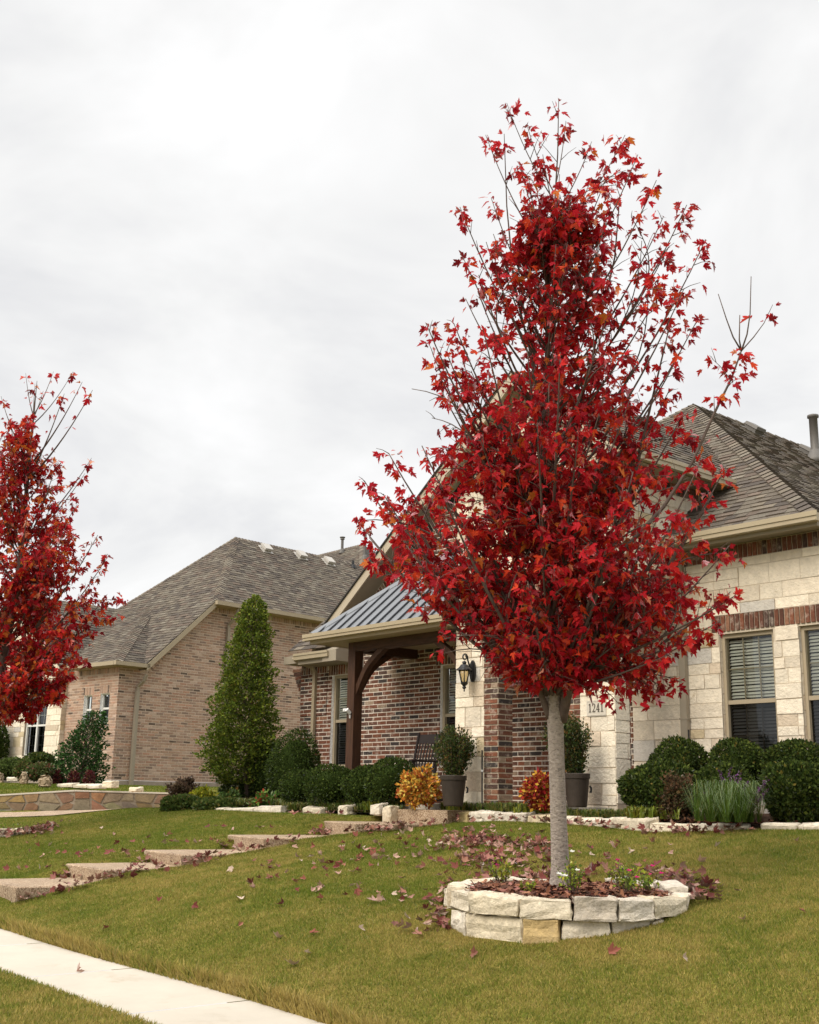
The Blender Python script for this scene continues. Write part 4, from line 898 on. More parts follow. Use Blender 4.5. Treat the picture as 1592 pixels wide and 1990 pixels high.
ua = [-pi / 2 - .12] + [pxang(p) for p in upb[1:-1]] + [pi / 2 - .1]
for i in range(7):
    col = stcol(rr); lab = 'white limestone block in the upper course of the tree ring, %s from the left' % ordn[i]
    if i == 3: col = (.46, .40, .32); lab = 'tan limestone block with a grey band, middle of the tree ring front'
    ring_stone(RC, RR + .02, ua[i], ua[i + 1], -.885, -.733, col, lab, 'stone', G1, i)
la = [-pi / 2 + .22] + [pxang(p) for p in lob[1:-1]] + [pxang(1290)]
for i in range(6):
    col = stcol(rr); lab = 'white limestone block in the bottom course of the tree ring, %s from the left' % ordn[i]
    if i == 2: col = (.46, .33, .15); lab = 'golden orange limestone block in the bottom course of the tree ring'
    ring_stone(RC, RR - .01, la[i], la[i + 1], -1.08, -.89, col, lab, 'stone', G1, 20 + i)
nb_ = 9; angs = [pi / 2 - .1 + (pi + .2 - .02) * k / nb_ for k in range(nb_ + 1)]
for i in range(nb_):
    lab = 'white limestone block at the back of the tree ring, %s from the right' % ordn[i]
    if i in (3,): continue
    ring_stone(RC, RR, angs[i], angs[i + 1], -.90, -.695 + rr.uniform(-.03, .02), stcol(rr), lab, 'stone', G1, 40 + i)
# mulch in the ring
def mulch_disc(C, R, z, name):
    mb = MB(); k = 28
    for i in range(k):
        a0, a1 = 2 * pi * i / k, 2 * pi * (i + 1) / k
        for j in range(4):
            r0, r1 = R * j / 4, R * (j + 1) / 4; hz = lambda r: z + .06 * (1 - (r / R) ** 2)
            mb.face([(C.x + r0 * cos(a0), C.y + r0 * sin(a0), hz(r0)), (C.x + r1 * cos(a0), C.y + r1 * sin(a0), hz(r1)), (C.x + r1 * cos(a1), C.y + r1 * sin(a1), hz(r1)), (C.x + r0 * cos(a1), C.y + r0 * sin(a1), hz(r0))])
    return tag(mb.build(name, ['mulch_ground']), kind='structure')
mulch_disc(RC, RR - .1, -.772, 'mulch_ground')
# left tree ring
LD = 20.6; LT = atD(-44, 1612, LD); LC = Vector((LT.x, LT.y, -.62))
for c in range(2):
    for i in range(8):
        a0 = -pi / 2 + pi * i / 8 + c * .12; lab = 'pale limestone block in the %s course of the left tree ring, %s from the left' % (('bottom', 'top')[c], ordn[i])
        ring_stone(LC, .98, a0, a0 + pi / 8, -.98 + .18 * c, -.80 + .18 * c, stcol(rr), lab, 'stone', 'limestone blocks around the left tree', 60 + c * 10 + i)
mulch_disc(LC, .9, -.66, 'mulch_ground')
# bed edging
eds = [(862, 873, 1577, 1588), (883, 908, 1578, 1592), (911, 960, 1578, 1597), (960, 1021, 1581, 1602), (1025, 1072, 1583, 1607), (1075, 1108, 1588, 1610), (1109, 1150, 1592, 1614), (1148, 1186, 1591, 1618), (1185, 1258, 1592, 1620), (1262, 1352, 1602, 1622), (1354, 1424, 1602, 1621), (1424, 1452, 1605, 1618), (1477, 1550, 1602, 1607), (1552, 1640, 1602, 1607)]
el = ['small white edging stone beside the top step', 'golden edging stone second right of the top step'] + ['white limestone edging block along the front bed, %s right of the top step' % ordn[k] for k in range(2, 12)] + ['thin white edging stone at the right end of the front bed', 'thin white edging stone at the right edge of the picture']
yed = lambda px: 12.25 - .85 * min(1, max(0, (px - 870) / 390)) + .55 * max(0, (px - 1258) / 330)
def edge_stone(x0, x1, yt, yb, Y, col, lab, grp, sd, sink=.12):
    a = atY(x0 + .5, yb, Y if not callable(Y) else Y(x0)); b = atY(x1 - .5, yb, Y if not callable(Y) else Y(x1)); t0 = atY(x0, yt, a.y); t1 = atY(x1, yt, b.y)
    d = Vector((b.x - a.x, b.y - a.y, 0)).normalized(); n = Vector((-d.y, d.x, 0)) * .2
    if n.y < 0: n = -n
    zb = min(a.z, b.z) - sink
    B_ = [(a.x, a.y, zb), (b.x, b.y, zb), (b.x + n.x, b.y + n.y, zb), (a.x + n.x, a.y + n.y, zb)]
    j = lambda: rr.uniform(-.015, .015)
    T_ = [(a.x, a.y, t0.z + j()), (b.x, b.y, t1.z + j()), (b.x + n.x, b.y + n.y, t1.z + .02 + j()), (a.x + n.x, a.y + n.y, t0.z + .02 + j())]
    stone('edging_stone', B_, T_, col, lab, 'stone', grp, sd, .007, .022)
for i, (x0, x1, yt, yb) in enumerate(eds): edge_stone(x0, x1, yt, yb, yed, (.50, .38, .18) if i == 1 else (.58, .48, .32) if i == 4 else stcol(rr), el[i], 'limestone edging along the front bed', 100 + i)
eds2 = [(292, 319, 1575, 1583), (322, 352, 1576, 1583), (372, 433, 1571, 1582), (433, 491, 1571, 1581), (492, 546, 1566, 1580), (586, 622, 1570, 1577), (656, 674, 1567, 1577), (718, 737, 1562, 1578), (741, 758, 1567, 1592)]
for i, (x0, x1, yt, yb) in enumerate(eds2): edge_stone(x0, x1, yt, yb, 11.85, stcol(rr), ['short white edging stone at the driveway end of the left bed', 'white edging stone half under the trailing juniper', 'long white edging stone left of centre in the left bed', 'middle long white edging stone of the left bed', 'tilted white edging stone, tallest of the left bed', 'low white edging stone in front of the rounded hedges', 'small square white stone in front of the rounded hedges', 'upright white stone in the ground cover beside the top step', 'white corner stone standing against the top step'][i], 'limestone edging along the left bed', 130 + i, .05)
# mulch beds
def bed(name, front_px, Yf_, back, zoff=0.0):
    mb = MB(); fp = [atY(px, py, Yf_(px) if callable(Yf_) else Yf_) for px, py in front_px]
    for i in range(len(fp) - 1):
        for k in range(6):
            q = []
            for ii, kk in ((i, k), (i + 1, k), (i + 1, k + 1), (i, k + 1)):
                s = kk / 6; a = fp[ii]; q.append((a.x, a.y + (back - a.y) * s, a.z + (.0 if s == 0 else .03) + (-.14 - a.z) * s))
            mb.face(q)
    return tag(mb.build(name, ['mulch_ground']), kind='structure')
bed('mulch_bed', [(878, 1590), (930, 1592), (990, 1597), (1050, 1600), (1110, 1606), (1180, 1611), (1258, 1613), (1350, 1615), (1450, 1613), (1540, 1606), (1650, 1605), (1800, 1600)], lambda px: yed(px) + .1, 14.04)
bed('mulch_bed', [(280, 1579), (330, 1579), (380, 1578), (450, 1577), (520, 1576), (590, 1575), (660, 1575), (720, 1576), (752, 1577)], 11.95, 14.5)

# ------------------------------------------------------------------ steps
sr = STEPS
for i, (nm, p, z, L) in enumerate(sr):
    dpx = STEPA[i]; c = ray(*p); c = c * (z / c.z); w = 1.36; ux_ = Vector((-cos(dpx), sin(dpx), 0)); uy_ = Vector((sin(dpx), cos(dpx), 0))
    b = [c, c + uy_ * L, c + uy_ * L + ux_ * w, c + ux_ * w]; j = lambda s: (s.x, s.y)
    stone_ = MB(); zb = z - .22; e = .015
    q0 = [(p_.x, p_.y, zb) for p_ in b]; q1 = [(p_.x, p_.y, z - e) for p_ in b]; cx_ = sum(p_.x for p_ in b) / 4; cy_ = sum(p_.y for p_ in b) / 4
    q2 = [(p_.x + (e if p_.x < cx_ else -e), p_.y + (e if p_.y < cy_ else -e), z) for p_ in b]
    q0, q1, q2 = q0[::-1], q1[::-1], q2[::-1]
    stone_.hexa(q0, q1); stone_.hexa(q1, q2)
    o = stone_.build('path_step', ['aggregate'], None, (c.x, c.y, zb)); o.location = (c.x, c.y, zb)
    tag(o, 'pebbled tan concrete slab, %s step of the path up the lawn' % nm, 'step', 'exposed aggregate steps crossing the lawn')
f0, f1 = atY(757, 1572, 12.0), atY(870, 1572, 12.0); mb = MB(); mb.box(f0.x, f1.x, 12.0, 12.44, -.42, f0.z); o = mb.build('path_step', ['aggregate'], None, (f0.x, 12, -.42)); o.location = (f0.x, 12, -.42)
tag(o, 'pebbled tan concrete top step against the front bed', 'step', 'exposed aggregate steps crossing the lawn')

# ------------------------------------------------------------------ small things
# wall lantern
LW = Vector((-12.79, YP - .02, 1.85)); ln = thing('wall_lantern', LW, 'black coach lantern with tan glass on the limestone pier', 'lantern')
def lp(mb, n, m, parent=ln, smooth=False): return mb.build(n, m, parent, LW, smooth)
mb = MB(); pts = [(LW.x + .055 * cos(a) * (1), LW.y, LW.z + .03 + .165 * sin(a)) for a in [2 * pi * k / 20 for k in range(20)]]; mb.prism(pts, (0, -.03, 0)); pts = [(LW.x + .038 * cos(a), LW.y - .03, LW.z + .03 + .14 * sin(a)) for a in [2 * pi * k / 20 for k in range(20)]]; mb.prism(pts, (0, -.02, 0)); lp(mb, 'back_plate', ['black_iron'])
cxl, cyl = LW.x, LW.y - .19
mb = MB(); sp_ = [(LW.x, LW.y - .04, LW.z + .02), (LW.x, LW.y - .08, LW.z + .10), (LW.x, LW.y - .12, LW.z + .19)]
for k in range(15): a = pi * .1 + k * 2 * pi / 12; r = .055 - .0022 * k; sp_.append((LW.x, cyl + .012 + r * cos(a) * 1.0, LW.z + .225 + r * sin(a)))
mb.tube(sp_, [.014] * 3 + [.012] * 8 + [.009] * (len(sp_) - 11), 8); lp(mb, 'scroll_arm', ['black_iron'], smooth=True)
mb = MB(); mb.lathe([(.0, .175), (.03, .16), (.034, .14), (.022, .12), (.05, .115), (.085, .07), (.115, .045), (.118, .03), (.09, .028)][::-1], (cxl, cyl, LW.z), 16); lp(mb, 'lamp_cap', ['black_iron'], smooth=False)
mb = MB(); mb.lathe([(.045, -.155), (.055, -.12), (.07, -.05), (.09, .028)], (cxl, cyl, LW.z), 12); lp(mb, 'glass', ['lamp_glass'], smooth=True)
mb = MB()
for k in range(6):
    a = 2 * pi * k / 6 + .3; mb.tube([(cxl + r * cos(a), cyl + r * sin(a), LW.z + z) for r, z in ((.048, -.16), (.058, -.12), (.073, -.05), (.094, .03))], .0065, 5)
mb.lathe([(.0, -.29), (.012, -.28), (.008, -.255), (.028, -.235), (.03, -.22), (.02, -.205), (.05, -.175), (.056, -.158), (.045, -.15)], (cxl, cyl, LW.z), 14); lp(mb, 'frame', ['black_iron'])
mb = MB(); mb.lathe([(.013, -.15), (.013, -.06), (.004, -.03)], (cxl, cyl, LW.z), 8); lp(mb, 'candle', ['blind'])
# camera on the post
cp = Vector((xp0 + .06, yp0, 1.42)); sc_ = thing('security_camera', cp, 'small white security camera fixed to the cedar porch post', 'camera')
mb = MB(); mb.lathe([(.035, 0), (.04, .02), (.035, .05), (.0, .06)], (cp.x - .03, cp.y - .06, cp.z), 12); mb.box(cp.x - .05, cp.x + .0, cp.y - .04, cp.y, cp.z, cp.z + .04); mb.build('mount', ['white_plastic'], sc_, cp)
mb = MB(); mb.tube([(cp.x + .07, cp.y - .03, cp.z - .03), (cp.x + .065, cp.y - .10, cp.z + .03)], [.03, .036], 12); mb.tube([(cp.x + .07, cp.y - .03, cp.z - .06), (cp.x + .06, cp.y - .02, cp.z - .11)], [.02, .015], 10); mb.build('body', ['white_plastic'], sc_, cp)
# stakes
for px, y0_, y1_, Y, lab in ((937, 1458, 1572, 12.38, 'slim dark garden stake with a white clip against the limestone pier'), (1340.5, 1418, 1470, 13.9, 'short grey rod beside the window bushes')):
    b = atY(px, y1_, Y); t = atY(px, y0_, Y); st_ = thing('garden_stake', b, lab, 'stake'); mb = MB(); mb.tube([b, (b.x, b.y, t.z)], .012, 8); mb.build('rod', ['black_iron'], st_, b)
    if px < 1000: mb = MB(); mz = atY(px, 1500, Y).z; mb.tube([(b.x, b.y, mz), (b.x, b.y, mz + .03)], .016, 8); mb.build('clip', ['white_plastic'], st_, b)
# rocking chair
rc = Vector((-14.98, 13.2, -.07)); ch = thing('rocking_chair', rc, 'dark wooden rocking chair with slatted back on the porch behind the orange shrub', 'chair', rz=radians(2))
def rcp(name, f): mb = MB(); f(mb); return mb.build(name, ['dark_wood'], ch)
rcp('seat', lambda m: m.box(-.27, .27, -.26, .24, .40, .44))
def backf(m):
    for s in (-1, 1): m.tube([(s * .27, .22, .42), (s * .27, .30, .8), (s * .275, .39, 1.16)], .024, 8)
    m.hexa([(-.26, .345, .98), (.26, .345, .98), (.26, .375, .98), (-.26, .375, .98)], [(-.26, .385, 1.13), (.26, .385, 1.13), (.26, .415, 1.13), (-.26, .415, 1.13)])
    m.hexa([(-.26, .235, .50), (.26, .235, .50), (.26, .26, .50), (-.26, .26, .50)], [(-.26, .25, .56), (.26, .25, .56), (.26, .275, .56), (-.26, .275, .56)])
rcp('backrest', backf)
for k in range(7): x = -.21 + .07 * k; rcp('slat', lambda m: m.tube([(x, .25, .53), (x, .30, .78), (x, .36, 1.0)], .014, 6))
for s in (-1, 1):
    rcp('rocker', lambda m: m.tube([(s * .27, -.45, .10), (s * .27, -.2, .035), (s * .27, .1, .025), (s * .27, .4, .06), (s * .27, .62, .14)], .025, 6))
    rcp('leg', lambda m: m.tube([(s * .27, -.24, .05), (s * .27, -.25, .66)], .022, 8)); rcp('leg', lambda m: m.tube([(s * .27, .22, .05), (s * .27, .22, .44)], .022, 8))
    rcp('armrest', lambda m: m.box(s * .27 - .04, s * .27 + .04, -.32, .28, .66, .685))

# ------------------------------------------------------------------ shrubs
def lumps(rs, k=9): return [(unit(rs.normal(size=(1, 3)))[0], rs.uniform(.06, .16)) for _ in range(k)]
def shell(rs, n, lp, lo=.82):
    d = unit(rs.normal(size=(n, 3))); r = np.ones(n)
    for v, a in lp: r += a * np.clip(d @ v, 0, 1) ** 6 - a * .4 * np.clip(d @ -v, 0, 1) ** 6
    return d, r, r * (lo + (1.03 - lo) * rs.random(n) ** .5)
DK = [(.032, .052, .011), (.048, .074, .014), (.078, .108, .022), (.020, .033, .008)]
def bush(name, label, cat, bb, Y, n=2600, leaf=.032, pal=DK, w=(3, 4, 2, 2), group=None, flat=1.0, core='green_shade_core', seed=1, depth=1.0, lo=.82, stem=True, tall=None, bz=None, ls=(.8, 1.3), rough=0):
    rs = np.random.RandomState(seed); x0, x1, y0, y1 = bb
    c = atY((x0 + x1) / 2, (y0 + y1) / 2, Y); m = opt(c) / F; rx = (x1 - x0) / 2 * m; rz = (y1 - y0) / 2 * m
    base = Vector((c.x, c.y, c.z - rz)); root = thing(name, base, label, cat, group); n = int(n * 1.7); leaf = leaf * 1.08
    lp = lumps(rs, 22 if rough else 12) + [(unit(rs.normal(size=(1, 3)))[0], .12) for _ in range(8 * rough)]; d, rmax, r = shell(rs, n, lp, lo); r = r * (1 + np.abs(rs.normal(scale=.035 + .06 * rough, size=n)))
    if flat != 1.0: d2 = d.copy(); d2[:, 2] = np.sign(d[:, 2]) * np.abs(d[:, 2]) ** flat; d = d2
    P = d * r[:, None] * np.array([rx, rx * depth, rz]) + np.array([0, 0, rz])
    if rough:
        nc = 46; dc = unit(rs.normal(size=(nc, 3))); cc = dc * (rs.uniform(.25, .92, nc) * (1 + .12 * rs.normal(size=nc)))[:, None]; ii = rs.randint(0, nc, n)
        d = dc[ii]; P = (cc[ii] + rs.normal(scale=.15, size=(n, 3))) * np.array([rx, rx * depth, rz]) + np.array([0, 0, rz * .9])
    keep = P[:, 2] > .01; P = P[keep]; d = d[keep]; k = len(P)
    ax = unit(d + rs.normal(scale=.8, size=(k, 3)) + np.array([0, 0, .25])); nr = unit(d * 1.2 + rs.normal(scale=.7, size=(k, 3)))
    V, Fc, C = leaf_arrays(OVAL, OVAL_F, P, ax, nr, leaf * rs.uniform(ls[0], ls[1], k), pick(rs, pal, w, k))
    np_mesh('foliage', V, Fc, C, 'green_leaf', root)
    # solid inner core, shade between the leaves put into its dark colour
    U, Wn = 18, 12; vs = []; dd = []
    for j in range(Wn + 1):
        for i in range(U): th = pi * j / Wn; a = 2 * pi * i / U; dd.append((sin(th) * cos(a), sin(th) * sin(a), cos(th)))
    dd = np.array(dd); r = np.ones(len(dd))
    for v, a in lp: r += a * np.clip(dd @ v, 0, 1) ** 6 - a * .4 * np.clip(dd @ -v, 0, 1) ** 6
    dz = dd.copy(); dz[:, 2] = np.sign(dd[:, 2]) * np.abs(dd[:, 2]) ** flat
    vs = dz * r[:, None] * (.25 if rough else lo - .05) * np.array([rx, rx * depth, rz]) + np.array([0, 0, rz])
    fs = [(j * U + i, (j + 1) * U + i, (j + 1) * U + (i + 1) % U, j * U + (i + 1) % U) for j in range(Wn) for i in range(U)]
    np_mesh('shade_core', vs, fs, np.ones((len(vs), 3)), core, root)
    return root
HG = 'clipped evergreen hedge shrubs along the porch'
bush('evergreen_shrub', 'large dark globe shrub right of the conical evergreen', 'shrub', (524, 622, 1434, 1556), 12.9, 4200, .036, DK, seed=11)
bush('evergreen_shrub', 'dark shrub half hidden behind the large globe shrub beside the conical evergreen', 'shrub', (490, 548, 1446, 1556), 13.4, 2200, .036, DK, seed=12)
bush('hedge_shrub', 'rounded hedge shrub at the left end of the porch hedge row', 'shrub', (545, 612, 1502, 1562), 12.3, 2200, .034, DK, group=HG, seed=13)
bush('hedge_shrub', 'rounded hedge shrub in front of the cedar porch post', 'shrub', (598, 700, 1490, 1562), 12.3, 3600, .034, DK, group=HG, seed=14)
bush('hedge_shrub', 'rounded hedge shrub between post and orange shrub', 'shrub', (676, 752, 1492, 1562), 12.3, 2600, .034, DK, group=HG, seed=15)
bush('hedge_shrub', 'tallest porch hedge shrub directly left of the orange shrub', 'shrub', (712, 808, 1476, 1562), 12.3, 3200, .034, DK, group=HG, seed=16)
NAN = [(.62, .34, .05), (.56, .21, .04), (.55, .42, .09), (.36, .09, .03), (.22, .17, .03)]
bush('orange_shrub', 'orange and yellow autumn shrub between hedge and left pot', 'shrub', (783, 853, 1490, 1568), 12.1, 3000, .05, NAN, (5, 4, 3, 2, 1), core='brown_shade_core', seed=17, lo=.45, rough=1)
NAR = [(.36, .03, .025), (.26, .02, .025), (.48, .12, .03), (.58, .34, .05), (.17, .03, .03)]
def red_bush():
    r = bush('red_shrub', 'red and yellow autumn shrub behind the maple trunk', 'shrub', (1020, 1090, 1494, 1572), 12.0, 3000, .05, NAR, (4, 3, 3.5, 3.5, 1), core='brown_shade_core', seed=18, lo=.45, rough=1)
red_bush()
BX = [(.034, .052, .011), (.050, .072, .014), (.088, .112, .022), (.020, .033, .008), (.17, .13, .03)]
BXW = (4, 4, 2.5, 2.5, .25)
bush('boxwood_shrub', 'clipped round boxwood under the downspout right of the entry', 'shrub', (1270, 1372, 1446, 1536), 13.0, 3800, .036, BX, BXW, seed=21)
bush('boxwood_shrub', 'clipped boxwood below the left front window', 'shrub', (1383, 1492, 1447, 1536), 13.0, 3800, .036, BX, BXW, seed=22)
bush('boxwood_shrub', 'tallest boxwood, below the pier between the front windows', 'shrub', (1486, 1602, 1439, 1536), 13.0, 4200, .036, BX, BXW, seed=23)
bush('holly_shrub', 'big loose holly shrub in front of the entry pier corner', 'shrub', (1208, 1346, 1486, 1582), 12.1, 4800, .044, BX, BXW, seed=24)
bush('holly_shrub', 'lower green shrub behind the purple sage', 'shrub', (1358, 1462, 1490, 1586), 12.3, 3600, .042, BX, BXW, seed=25)
bush('holly_shrub', 'big round holly shrub at the right edge, behind the edging stones', 'shrub', (1488, 1632, 1488, 1600), 12.4, 5200, .044, BX, BXW, seed=26)
BR = [(.10, .055, .03), (.075, .05, .028), (.13, .07, .035), (.06, .06, .025)]
bush('fading_shrub', 'brownish fading shrub between holly and purple sage', 'shrub', (1278, 1356, 1502, 1590), 11.85, 2600, .035, BR, (3, 3, 2, 2), core='brown_shade_core', seed=27, lo=.6, rough=1)
bush('dried_grass_mound', 'brown dried grass mound at the end of the retaining wall', 'shrub', (326, 382, 1514, 1562), 12.6, 2600, .05, [(.10, .065, .04), (.07, .045, .03), (.14, .10, .06)], (3, 3, 1), core='brown_shade_core', seed=28, lo=.7, rough=1)
bush('yellow_shrub', 'small bright yellow green shrub left of the conical evergreen', 'shrub', (370, 420, 1530, 1568), 12.5, 900, .05, [(.42, .38, .03), (.30, .32, .03), (.16, .22, .03)], (3, 3, 1), core='brown_shade_core', seed=29, lo=.6, rough=1)
JU = [(.075, .11, .025), (.10, .13, .03), (.05, .085, .02), (.16, .14, .04)]
bush('trailing_juniper', 'low trailing green juniper spilling over the left edging stones', 'shrub', (318, 392, 1550, 1585), 11.9, 2200, .06, JU, (3, 3, 2, 1), seed=30, lo=.7, flat=.8)
bush('trailing_juniper', 'low feathery juniper behind the long white edging stone', 'shrub', (384, 472, 1554, 1582), 12.15, 2200, .06, JU, (3, 3, 2, 1), seed=31, lo=.7, flat=.8)
bush('leafy_plant', 'leafy green plant under the conical evergreen on its left', 'plant', (424, 470, 1538, 1570), 12.6, 900, .07, [(.07, .12, .03), (.11, .16, .04), (.2, .12, .03)], (3, 3, 1), rough=1, seed=32, lo=.6)
bush('leafy_plant', 'green plant with red tinged leaves right of the evergreen trunk', 'plant', (494, 546, 1538, 1572), 12.3, 1000, .065, [(.07, .15, .03), (.13, .2, .04), (.3, .06, .03)], (3, 3, 1), rough=1, seed=33, lo=.6)
bush('leafy_plant', 'low dark undergrowth below the conical evergreen', 'plant', (432, 545, 1516, 1562), 13.6, 1600, .05, DK, seed=34, lo=.7)
# neighbour's shrubs
def ny(px): return 15.2
bush('evergreen_shrub', 'small clipped hedge ball under the tall window next door', 'shrub', (50, 104, 1464, 1494), 13.6, 1500, .05, BX, BXW, seed=41)
bush('evergreen_shrub', 'low spreading green shrub at the left edge next door', 'shrub', (-8, 52, 1478, 1514), 13.2, 1500, .06, [(.06, .09, .02), (.09, .12, .03), (.05, .07, .02)], (3, 3, 2), seed=42)
bush('evergreen_shrub', 'low olive shrub between the boulders next door', 'shrub', (30, 62, 1482, 1512), 13.0, 900, .06, [(.06, .09, .02), (.09, .12, .03), (.15, .1, .04)], (3, 3, 2), seed=43)
bush('evergreen_shrub', 'reddish green shrub behind the large boulder next door', 'shrub', (56, 100, 1486, 1516), 13.0, 900, .06, [(.08, .10, .03), (.10, .12, .04), (.16, .06, .04)], (3, 3, 1), seed=44)
bush('evergreen_shrub', 'tall dark shrub at the left picture edge next door', 'shrub', (-40, 13, 1396, 1500), 14.5, 2600, .06, DK, seed=45)
for i, (a, lab) in enumerate(((104, 'leftmost'), (134, 'middle'), (166, 'rightmost'))):
    bush('red_plant', '%s of three small dark red plants at the foot of the pointed shrub' % lab, 'plant', (a, a + 17, 1500, 1528), 13.4, 420, .05, [(.10, .02, .02), (.07, .02, .02), (.16, .10, .05)], (3, 3, 1), group='small dark red plants next door', core='brown_shade_core', seed=46 + i, lo=.5)
# pointed shrubs and conical evergreen
def cone_tree(name, label, prof, base_px, Y, n, leaf, pal, w, seed, trunk_r=.06, trunk_h=.5, stemname='trunk'):
    rs = np.random.RandomState(seed); b = atY(*base_px, Y); m = opt(b) / F; root = thing(name, b, label, 'tree')
    zs = np.array([(base_px[1] - y) * m for y, c, h in prof]); cs = np.array([(c - base_px[0]) * m for y, c, h in prof]); hs = np.array([h * m for y, c, h in prof])
    o_ = np.argsort(zs); zs, cs, hs = zs[o_], cs[o_], hs[o_]
    z = rs.uniform(zs[0], zs[-1], n * 3); hr = np.interp(z, zs, hs); keep = rs.random(n * 3) < hr / hs.max() + .05; z = z[keep][:n]; hr = hr[keep][:n]; k = len(z)
    a = rs.uniform(0, 2 * pi, k); lump = 1 + .12 * np.sin(a * 3 + z * 7 + 1) + .12 * np.sin(a * 5 - z * 11) + .09 * np.sin(z * 23 + a * 2) + np.abs(rs.normal(scale=.07, size=k))
    r = hr * lump * (.30 + .75 * rs.random(k) ** .6)
    # gaps between sprays
    gap = (np.sin(a * 4 + z * 9) * np.sin(z * 13 - a * 3 + 2)) > .52; r = np.where(gap, r * .72, r)
    cx_ = np.interp(z, zs, cs)
    P = np.stack([R_.x * cx_ + r * np.cos(a), R_.y * cx_ + r * np.sin(a), z], 1)
    out_ = np.stack([np.cos(a), np.sin(a), np.full(k, .5)], 1)
    ax = unit(out_ + rs.normal(scale=.6, size=(k, 3))); nr = unit(out_ * .6 + rs.normal(scale=.8, size=(k, 3)) + np.array([0, 0, .5]))
    V, Fc, C = leaf_arrays(OVAL, OVAL_F, P, ax, nr, leaf * rs.uniform(.7, 1.3, k), pick(rs, pal, w, k)); np_mesh('crown', V, Fc, C, 'green_leaf', root)
    mb = MB(); top = zs[-1] * .93
    mb.tube([(0, 0, -.1), (0, 0, trunk_h), (R_.x * cs[-1] * .5, R_.y * cs[-1] * .5, top * .6), (R_.x * cs[-1], R_.y * cs[-1], top)], [trunk_r, trunk_r * .85, trunk_r * .5, .008], 8)
    for i in range(90):
        zz = rs.uniform(zs[0] + .05, top * .95); aa = rs.uniform(0, 2 * pi); rr_ = float(np.interp(zz, zs, hs)) * .85; cc = float(np.interp(zz, zs, cs)); o0 = Vector((R_.x * cc * .6, R_.y * cc * .6, zz))
        mb.tube([o0, o0 + Vector((cos(aa) * rr_ * .6, sin(aa) * rr_ * .6, rr_ * .35)), o0 + Vector((R_.x * cc * .4 + cos(aa) * rr_, R_.y * cc * .4 + sin(aa) * rr_, rr_ * .7))], [.012, .008, .003], 4)
    mb.build(stemname, ['brown_bark'], root)
CG = [(.105, .148, .020), (.155, .200, .026), (.062, .092, .014), (.22, .25, .035), (.19, .15, .035)]
cone_tree('conical_evergreen', 'tall conical bright green evergreen tree between the two houses', [(1154, 478, 4), (1172, 478, 19), (1210, 475, 30), (1260, 471, 38), (1320, 469, 48), (1380, 466, 57), (1430, 465, 62), (1470, 462, 66), (1500, 462, 60), (1525, 466, 36)], (480, 1552), 13.2, 30000, .055, CG, (4, 3.5, 3, 1.5, .4), 51, .07, .45)
cone_tree('pointed_evergreen', 'dark pointed evergreen shrub at the brick bay next door', [(1385, 180, 12), (1405, 172, 24), (1440, 160, 33), (1470, 152, 44), (1500, 150, 48), (1525, 150, 44)], (152, 1530), 14.0, 5200, .075, [(.022, .055, .014), (.035, .08, .02), (.05, .11, .025)], (4, 4, 2), 52, .05, .1)
# boulders
def boulder(bb, Y, lab, seed):
    x0, x1, y0, y1 = bb; c = atY((x0 + x1) / 2, y1, Y); m = opt(c) / F; w = (x1 - x0) / 2 * m; h = (y1 - y0) * m
    b = [(c.x + R_.x * s * w - FW.x * t * w * .7, c.y + R_.y * s * w - FW.y * t * w * .7, c.z - .1) for s, t in ((-1, 1), (1, 1), (1, -1), (-1, -1))]
    t = [(c.x + R_.x * s * w * .65 - FW.x * q * w * .4, c.y + R_.y * s * w * .65 - FW.y * q * w * .4, c.z + h + rr.uniform(-.05, .02)) for s, q in ((-1, 1), (1, 1), (1, -1), (-1, -1))]
    stone('boulder', b, t, (.34, .26, .17), lab, 'boulder', 'boulders in the bed next door', seed, .02, .12)
boulder((36, 56, 1502, 1516), 12.6, 'smaller tan boulder in the bed next door', 201); boulder((73, 103, 1507, 1522), 12.6, 'larger tan boulder in the bed next door', 202)
boulder((-8, 8, 1503, 1514), 12.8, 'tan boulder at the left picture edge', 203)
es3 = [(12, 34, 1511, 1516), (110, 140, 1523, 1528), (140, 168, 1525, 1529), (168, 192, 1525, 1530), (197, 217, 1519, 1528), (250, 264, 1531, 1536)]
for i, b in enumerate(es3): edge_stone(*b, 12.9, stcol(rr), ['thin white edging stone left of the boulders next door', 'thin white edging stone below the leftmost red plant', 'thin white edging stone below the middle red plant', 'thin white edging stone below the rightmost red plant', 'chunky white stone at the brick corner next door', 'flat white stone below the downspout next door'][i], 'white edging stones next door', 210 + i, .03)

